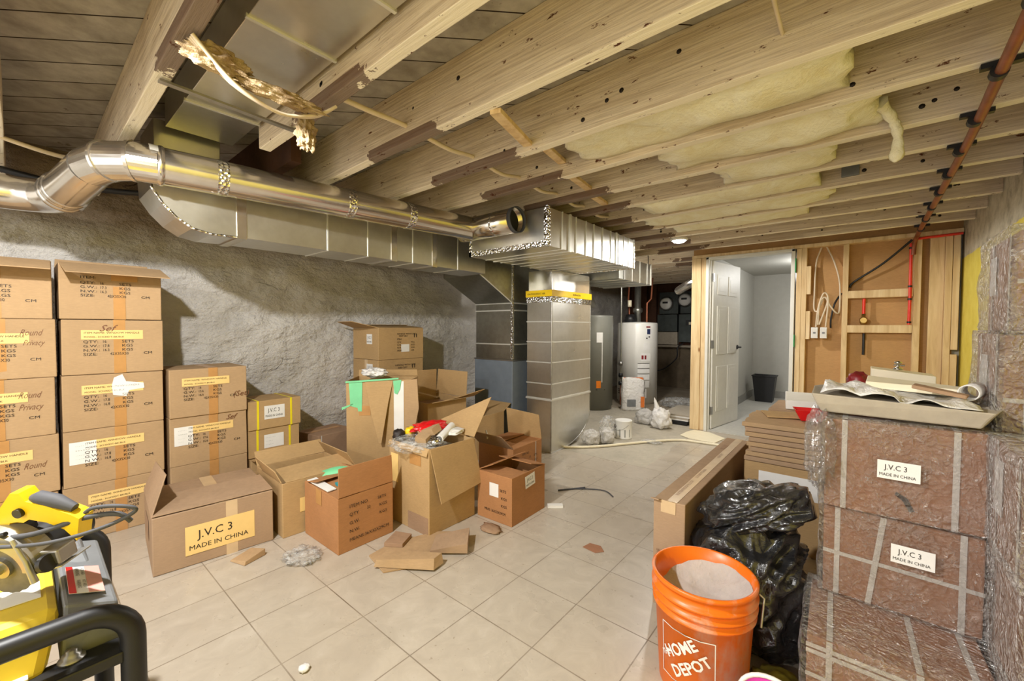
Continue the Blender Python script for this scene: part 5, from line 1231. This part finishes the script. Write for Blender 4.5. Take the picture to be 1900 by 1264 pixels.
# bags etc on the floor
def sack(name, loc, rz, w, d, h, mat, label, cat, seed):
    e = empty(name, loc, rz, label, cat); b = MB(); n, m_ = 28, 14; vs = []; fs = []
    for j in range(m_+1):
        v = j/m_; ww = w*(1-.10*v); dd = d*(1-.75*v**2.2)
        for i in range(n):
            a = 2*PI*i/n; ca, sa = math.cos(a), math.sin(a); k = 1+.10*noise.noise(Vector((ca*2+seed, sa*2, v*3)))-.07*abs(noise.noise(Vector((ca*6, sa*6+seed, v*5))))
            sp = lambda t_: math.copysign(abs(t_)**.6, t_)
            vs.append((w/2*sp(ca)*k*(1-.1*v), dd/2*sp(sa)*k, h*v+(.04*h*noise.noise(Vector((ca*2, seed, sa*2))) if j == m_ else 0)))
    for j in range(m_):
        for i in range(n): fs.append((j*n+i, j*n+(i+1) % n, (j+1)*n+(i+1) % n, (j+1)*n+i))
    fs.append(tuple(range(n))[::-1]); b.add(vs, fs, True); b.build('bag_body', mat, e, solid=.003); return e
e = sack('cement_bag', (-2.46, 5.62, 0), R(38), .34, .16, .46, M['wbag'], 'open paper cement bag standing before the white water heater', 'bag', 3)
MB().box(-.14, .14, -.020, .0, .435, .462, .01).build('folded_top', M['orangep'], e, label='torn top edge with orange print')
MB().box(-.10, .02, -.094, -.088, .06, .16).build('bag_print', M['grey'], e); MB().box(.09, .14, -.093, -.086, .05, .20).build('orange_print', M['orangep'], e)
crumple('plastic_bag', (-1.99, 4.92, .065), (.13, .10, .10), M['cbag'], 1.9, 'left low grey filled plastic bag on the concrete before the white water heater', 'plastic bag', 4, .28, flat=True)
crumple('plastic_bag', (-1.76, 4.80, .095), (.115, .10, .13), M['wbag'], 4.9, 'white knotted plastic bag with upright ears near the wide end post', 'plastic bag', 4, .3, flat=True)
b = MB(); b.tube([(-1.79, 4.82, .16), (-1.82, 4.84, .24), (-1.85, 4.84, .34)], [.05, .028, .006], 10).tube([(-1.73, 4.80, .14), (-1.70, 4.84, .18), (-1.68, 4.84, .21)], [.05, .03, .006], 10); b.each('bag_ear', M['wbag'], bpy.data.objects['plastic_bag.003'] if 'plastic_bag.003' in bpy.data.objects else None, origin=(-1.76, 4.80, .095))
crumple('plastic_bag', (-2.03, 3.66, .065), (.085, .10, .08), M['cbag'], 2.5, 'left one of two small grey knotted bags at the foot of the return duct', 'plastic bag', 4, .25, flat=True, ridge=False)
crumple('plastic_bag', (-1.93, 3.80, .07), (.075, .085, .085), M['cbag'], 6.5, 'right one of two small grey knotted bags, next to the paint can', 'plastic bag', 4, .25, flat=True)
crumple('plastic_film', (-2.04, 4.03, .09), (.06, .12, .11), M['trans'], 9.5, 'thin whitish plastic film behind the two grey knotted bags', 'plastic film', 4, .35, flat=True, ridge=True)
crumple('plastic_film', (-2.02, 6.3, .05), (.22, .22, .07), M['trans'], 12.5, 'clear crumpled plastic film on the dusty floor right of the white water heater', 'plastic film', 4, .35, flat=True, ridge=True)
pc = empty('paint_can', (-1.90, 4.12, 0), R(-20), 'white paint can with grey label on the bare concrete', 'paint can')
MB().lathe([(0, 0), (.085, 0), (.087, .005), (.085, .01), (.085, .18), (.088, .186), (.083, .19), (.070, .186), (0, .184)], 36).build('can_body', M['white'], pc)
label_patch((0, 0), .085, -PI, 0, .02, .10, plain('grey_can_label', srgb(160, 160, 156), .5), pc, 'can_label'); 
b = MB(); b.M = Matrix.Translation((-.035, -.088, .125)) @ Matrix.Rotation(PI/2, 4, 'X'); b.lathe([(.010, 0), (.016, 0), (.016, .002), (.010, .002)], 16); b.build('can_logo', M['ink'], pc)
b = MB(); b.tube([(.087*math.cos(t_), -.02-.08*math.sin(t_), .15-.06*math.sin(t_)) for t_ in [PI*i/12 for i in range(13)]], .002, 6); b.build('can_handle', M['steel'], pc)
for k in range(4):
    b = MB().box(-.17, .17, -.32, .32, 0, .017, .003); o = b.build('floor_board', M['fabric'] if k % 2 else M['paper']); o.location = (-1.69, 5.42, .05+k*.0185); o.rotation_euler = (0, 0, -.06+.02*k)
    tag(o, ['lowest', 'second lowest', 'second highest', 'topmost'][k]+' pale board of the small pile behind the wide end post', 'board', 'pale boards behind the end post')
o = MB().box(-.18, .16, -.30, .28, 0, .046, .004).build('black_plank', M['black'], bevel=.004); o.location = (-1.69, 5.40, .001); o.rotation_euler = (0, 0, -.06); tag(o, 'black plank under the small pile of pale boards', 'board')
# hose and debris
hp_ = smooth_path([(-2.26, 3.33, .012), (-2.10, 3.42, .012), (-1.90, 3.64, .012), (-1.66, 4.02, .012), (-1.42, 4.34, .012), (-1.22, 4.40, .012), (-1.0, 4.42, .012)], 6)
o = MB().tube(hp_, .012, 10).build('floor_cable', M['cream']); tag(o, 'beige hose lying across the edge of the tiles toward the door', 'hose')
MB().tube(smooth_path([(-1.0, 4.42, .012), (-.92, 4.44, .01), (-.88, 4.38, .01), (-.92, 4.32, .01), (-.99, 4.36, .01), (-1.0, 4.42, .012)], 5), .007, 8).build('frayed_end', M['dgrey'], o)
crumple('plastic_scrap', (-1.60, 4.12, .012), (.10, .07, .012), M['trans'], 4.4, 'whitish flat plastic scrap on the concrete beside the beige hose', 'scrap', 3, .35, flat=True)
def scrap(loc, pts, t_, mat, label, cat='cardboard', rz=0, rot=None, name='cardboard_scrap'):
    o = MB().prism(pts, 0, t_).build(name, M[mat], bevel=.001); o.location = loc; o.rotation_euler = rot or (0, 0, rz); return tag(o, label, cat)
scrap((-1.30, 4.72, .0005), [(-.17, -.12), (-.05, -.20), (.20, -.22), (.24, .04), (.05, .20), (-.12, .22), (-.16, .08)], .006, 'cream', 'broken beige tile piece on the floor in front of the white door frame', 'tile')
scrap((-1.79, 1.24, .001), [(-.11, -.10), (.06, -.17), (.17, -.05), (.20, .22), (.10, .30), (.03, .26), (-.10, .05)], .008, 'card', 'torn flat cardboard sheet on the tiles before the rubbish carton', rz=.2)
scrap((-1.88, 1.30, .010), [(-.05, -.07), (.05, -.06), (.05, .05), (-.05, .06)], .02, 'card5', 'small square cardboard piece on the left end of the torn sheet', rz=.5)
b = MB()
o = MB().hexa([(-.13, -.05, 0), (.16, -.09, 0), (.20, -.03, 0), (-.10, .06, 0), (-.12, -.04, .03), (.16, -.07, .045), (.19, -.02, .045), (-.09, .05, .03)]).build('cardboard_scrap', M['card']); o.location = (-1.70, 1.20, .012); o.rotation_euler = (0, 0, .75); tag(o, 'folded corrugated layers lying on the torn cardboard sheet', 'cardboard')
o = MB().hexa([(-.09, -.07, 0), (.10, -.09, 0), (.11, .07, 0), (-.07, .09, 0), (-.09, -.07, .012), (.10, -.09, .05), (.11, .07, .055), (-.07, .09, .015)]).build('cardboard_scrap', M['card4']); o.location = (-1.64, 1.44, .012); o.rotation_euler = (0, 0, .8); tag(o, 'raised torn corner piece nearest the hanging flap of the rubbish carton', 'cardboard')
crumple('cardboard_scrap', (-1.60, 1.72, .011), (.07, .045, .014), M['card5'], 3.6, 'small crumpled brown scrap right of the torn cardboard sheet', 'cardboard', 3, .35, flat=True)
o = MB().hexa([(-.06, -.05, 0), (.05, -.06, 0), (.06, .05, 0), (-.04, .06, 0), (-.055, -.045, .006), (.05, -.055, .02), (.06, .05, .035), (-.04, .055, .02)]).build('cardboard_scrap', M['card'], bevel=.003); o.location = (-2.33, .72, .001); o.rotation_euler = (0, 0, .4); tag(o, 'lone bent cardboard scrap before the long carton', 'cardboard')
crumple('plastic_film', (-2.13, .90, .012), (.09, .07, .016), M['trans'], 3.5, 'clear plastic film on the floor left of the orange brown box', 'plastic film', 4, .35, flat=True, ridge=True)
scrap((-1.05, 1.93, .001), [(-.05, -.03), (.03, -.04), (.06, 0), (.02, .04), (-.04, .03)], .002, 'cardred', 'flat reddish paper scrap alone on the tiles', 'paper')
o = MB().tube([(-1.62, 2.45, .006), (-1.50, 2.62, .006)], .006, 6).build('wire_bit', M['dgrey']); tag(o, 'short dark stick on the tiles beside the rear orange carton', 'stick')
o = MB().box(-.05, .05, -.02, .02, 0, .015, .002).build('angle_strip', M['white']); o.location = (-1.49, 2.22, .001); o.rotation_euler = (0, 0, .7); tag(o, 'short white metal angle strip on the tiles right of the small orange carton', 'metal strip')
o = MB().tube(smooth_path([(-1.55, 2.55, .005), (-1.46, 2.62, .005), (-1.36, 2.66, .005), (-1.27, 2.60, .005)], 5), .004, 6).build('wire_bit', M['dgrey']); tag(o, 'thin bent dark wire on the tiles in the middle of the room', 'wire')
crumple('plaster_chip', (-1.415, .60, .008), (.018, .018, .009), M['white'], 1.1, 'white plaster chip on the tiles beside the generator', 'chip', 3, .3, flat=True)
crumple('cardboard_scrap', (-1.155, .675, .01), (.05, .028, .012), M['maroon'], 2.1, 'small dark brown scrap on the tiles at the bottom picture edge', 'scrap', 3, .3, flat=True)
# trash can in the room
tb = empty('waste_bin', (-1.14, 7.62, .006), 0, 'black waste bin in the corner of the room behind the door', 'bin')
b = MB(); vs = []; 
for s_, z_ in ((.115, 0), (.155, .40), (.165, .40), (.165, .42), (.15, .42), (.11, .01)):
    vs += [(-s_, -s_*.8, z_), (s_, -s_*.8, z_), (s_, s_*.8, z_), (-s_, s_*.8, z_)]
fs = [(3, 2, 1, 0), (20, 21, 22, 23)]
for L in range(5):
    for i in range(4): fs.append((L*4+i, L*4+(i+1) % 4, L*4+4+(i+1) % 4, L*4+4+i))
b.add(vs, fs); b.build('bin_body', M['black'], tb, bevel=.012)

# ================= pipes and wires =================
cp = smooth_path([(.30, 1.2, 1.955), (.315, 1.9, 1.955), (.335, 2.6, 1.955), (.345, 3.6, 1.955), (.352, 4.6, 1.955), (.355, 4.86, 1.95), (.345, 4.95, 1.90), (.340, 4.965, 1.80)], 6)
o = empty('water_pipe', (.3, 1.2, 1.955), 0, 'long brown water pipe clamped under the joists toward the stud wall', 'pipe')
rel(MB().tube(cp, .016, 12).build('pipe_run', M['copper'], o), .3, 1.2, 1.955)
for y in jy:
    if y > 1.3:
        x = .305+(y-1.5)*.016; b = MB(); b.tube([(x-.0, y-.015, 1.955), (x, y+.015, 1.955)], .022, 12); b.box(x-.04, x+.05, y-.012, y+.012, 1.972, 1.988); rel(b.build('pipe_clamp', M['black'], o), .3, 1.2, 1.955)
def pipe(name, pts, r, mat, label, cat='pipe', n=6, seg=10):
    o = MB().tube(smooth_path(pts, n) if n else pts, r, seg).build(name, M[mat]); return tag(o, label, cat)
o = pipe('red_water_pipe', [(.325, 4.972, 1.90), (.327, 4.972, 1.5), (.325, 4.972, 1.2)], .011, 'pexred', 'tall red water pipe beside the chipped stud')
for z_ in (1.86, 1.53, 1.42, 1.22): MB().tube([(.326, 4.972, z_-.008), (.326, 4.972, z_+.008)], .015, 10).build('crimp_ring', M['black'], o)
pipe('red_water_pipe', [(.36, 4.97, 1.935), (.50, 4.97, 1.94), (.63, 4.97, 1.945)], .011, 'pexred', 'short level red water pipe under the top plate in the right corner', n=2)
o = pipe('red_water_pipe', [(.025, 5.03, 1.44), (.025, 5.03, 1.30)], .012, 'pexred', 'short red pipe stub hanging above the brass valve', n=0)
vb = empty('brass_valve', (.025, 5.03, 1.20), 0, 'brass shut off valve sitting on the lower blocking', 'valve')
MB().lathe([(0, 0), (.02, 0), (.028, .02), (.028, .06), (.015, .07), (.015, .10), (0, .10)], 16).build('valve_body', M['brass'], vb); MB().tube([(0, 0, .04), (0, -.05, .04)], .009, 10).build('valve_stem', M['brass'], vb)
b = MB(); b.tube([(0, -.05, .04), (0, -.058, .04)], .024, 16); b.build('valve_wheel', M['brass'], vb)
pipe('black_water_pipe', [(.03, 5.05, 1.12), (.03, 5.05, .92)], .011, 'black', 'short black pipe stub hanging below the lower blocking', n=0)
pipe('black_cable', [(.33, 4.97, 1.93), (.15, 5.0, 1.75), (-.05, 5.04, 1.60), (-.08, 5.05, 1.55)], .009, 'black', 'black cable sagging diagonally across the bay above the upper blocking', 'cable')
pipe('black_cable', [(-.14, 5.06, 1.50), (-.19, 5.04, 1.40), (-.215, 5.04, 1.25), (-.215, 5.05, 1.17)], .008, 'black', 'dark blue cable end behind the white wires in the cable bay', 'cable')
pipe('white_wire', [(-.30, 5.04, 1.95), (-.34, 5.04, 1.80), (-.345, 5.0, 1.5), (-.345, 4.99, 1.36), (-.32, 4.97, 1.33), (-.29, 4.97, 1.40), (-.27, 4.96, 1.46), (-.24, 4.96, 1.42), (-.30, 4.96, 1.20)], .007, 'wire', 'white wire coming down at the left of the cable bay and looping', 'wire')
pipe('white_wire', [(-.26, 5.04, 1.95), (-.20, 5.03, 1.80), (-.155, 5.0, 1.6), (-.15, 5.0, 1.35), (-.17, 4.98, 1.31), (-.22, 4.96, 1.38), (-.26, 4.955, 1.46), (-.30, 4.955, 1.40), (-.31, 4.96, 1.20)], .007, 'wire', 'white wire coming down at the right of the cable bay and looping', 'wire')
pipe('white_wire', [(-.325, 4.96, 1.18), (-.31, 4.955, 1.36), (-.27, 4.95, 1.50), (-.235, 4.955, 1.44), (-.25, 4.96, 1.18)], .007, 'wire', 'white wire loop standing over the two outlet boxes', 'wire')
for x, lab in ((-.335, 'left one of the two white outlet boxes hanging on wires'), (-.265, 'right one of the two white outlet boxes hanging on wires')):
    e = empty('outlet_box', (x, 4.965, 1.07), 0, lab, 'outlet box', 'white outlet boxes'); MB().box(-.027, .027, -.025, .03, 0, .105).build('box_body', M['white'], e, bevel=.003)
    MB().box(-.022, .022, -.028, -.026, .012, .093).build('box_cover', M['paper'], e); MB().box(-.01, .01, -.031, -.028, .045, .06).build('box_slot', M['grey'], e)
# wires under the ceiling
for k, (x, lab) in enumerate(((-1.572, 'cream cable bundle running from joist to joist, seen at the brown bare patches'),)):
    o = MB().tube(smooth_path([(x, .80, 2.055), (x+.01, .96, 2.05), (x, 1.13, 2.06), (x+.01, 1.38, 2.035), (x, 1.56, 2.055), (x, 1.78, 2.03), (x, 1.95, 2.055), (x, 2.16, 2.03), (x, 2.34, 2.055), (x, 2.55, 2.03), (x, 2.7, 2.055), (x, 2.9, 2.03), (x, 3.08, 2.055)], 5), .011, 8).build('cable_bundle', M['wire']); tag(o, lab, 'cable')
o = MB().tube([(-.205, .9, 2.09), (-.205, 1.55, 2.08), (-.205, 1.97, 2.07), (-.21, 2.36, 2.06), (-.22, 3.1, 2.06), (-.22, 3.6, 2.06)], .006, 8).build('cable_run', M['wire']); tag(o, 'single cream cable crossing the joists above the pale insulation', 'cable')
# insulation wad and cables at the ceiling duct
wd_ = crumple('insulation_wad', (-1.485, .40, 1.955), (.035, .085, .035), M['insul2'], 3.2, 'tan insulation wad stuffed around the cream cables under the ceiling duct', 'insulation', 5, .35, freq=3)
crumple('insulation_strand', (.0, .17, -.03), (.026, .13, .022), M['insul2'], 8.2, None, None, 5, .4, freq=3.5, parent=wd_)
crumple('insulation_tail', (-.16, .33, -.05), (.03, .035, .065), M['insul2'], 5.2, None, None, 5, .4, freq=3, parent=wd_)
for k in range(3):
    o = MB().tube(smooth_path([(-1.44-.012*k, .33, 1.975), (-1.47-.015*k, .44, 1.90+.006*k), (-1.50-.015*k, .58, 1.875+.008*k), (-1.50-.01*k, .70, 1.915), (-1.49, .77, 1.97)], 6), .006, 8).build('cream_cable', M['wire'])
    tag(o, ['outer', 'middle', 'inner'][k]+' one of three cream cables sagging under the ceiling duct', 'cable', 'cream cables under the ceiling duct')
o = MB().box(-.012, .012, 0, .47, -.004, .004).build('metal_hanger', M['steel']); o.location = (-1.80, .32, 1.978); o.rotation_euler = (0, 0, .05); tag(o, 'thin flat metal strip crossing under the ceiling duct', 'metal strip')
o = MB().tube(smooth_path([(-2.9, -.08, 2.0), (-2.95, .15, 1.975), (-2.95, .34, 2.0)], 6), .010, 8).build('cream_cable', M['wire']); tag(o, 'pale cable pair between the two leftmost joists', 'cable')
o = MB().tube(smooth_path([(-3.55, -.5, 2.02), (-3.45, -.1, 1.985), (-3.35, .15, 1.94), (-3.25, .40, 1.93), (-3.1, .8, 1.97)], 8), .016, 10).build('dark_conduit', M['black']); tag(o, 'dark armoured cable above the rear part of the round pipe', 'cable')
o = MB().tube([(-1.20, .02, 2.21), (-1.42, .31, 2.16)], .008, 8).build('cream_cable', M['wire']); tag(o, 'pale cable on the subfloor boards at the top left picture corner', 'cable')
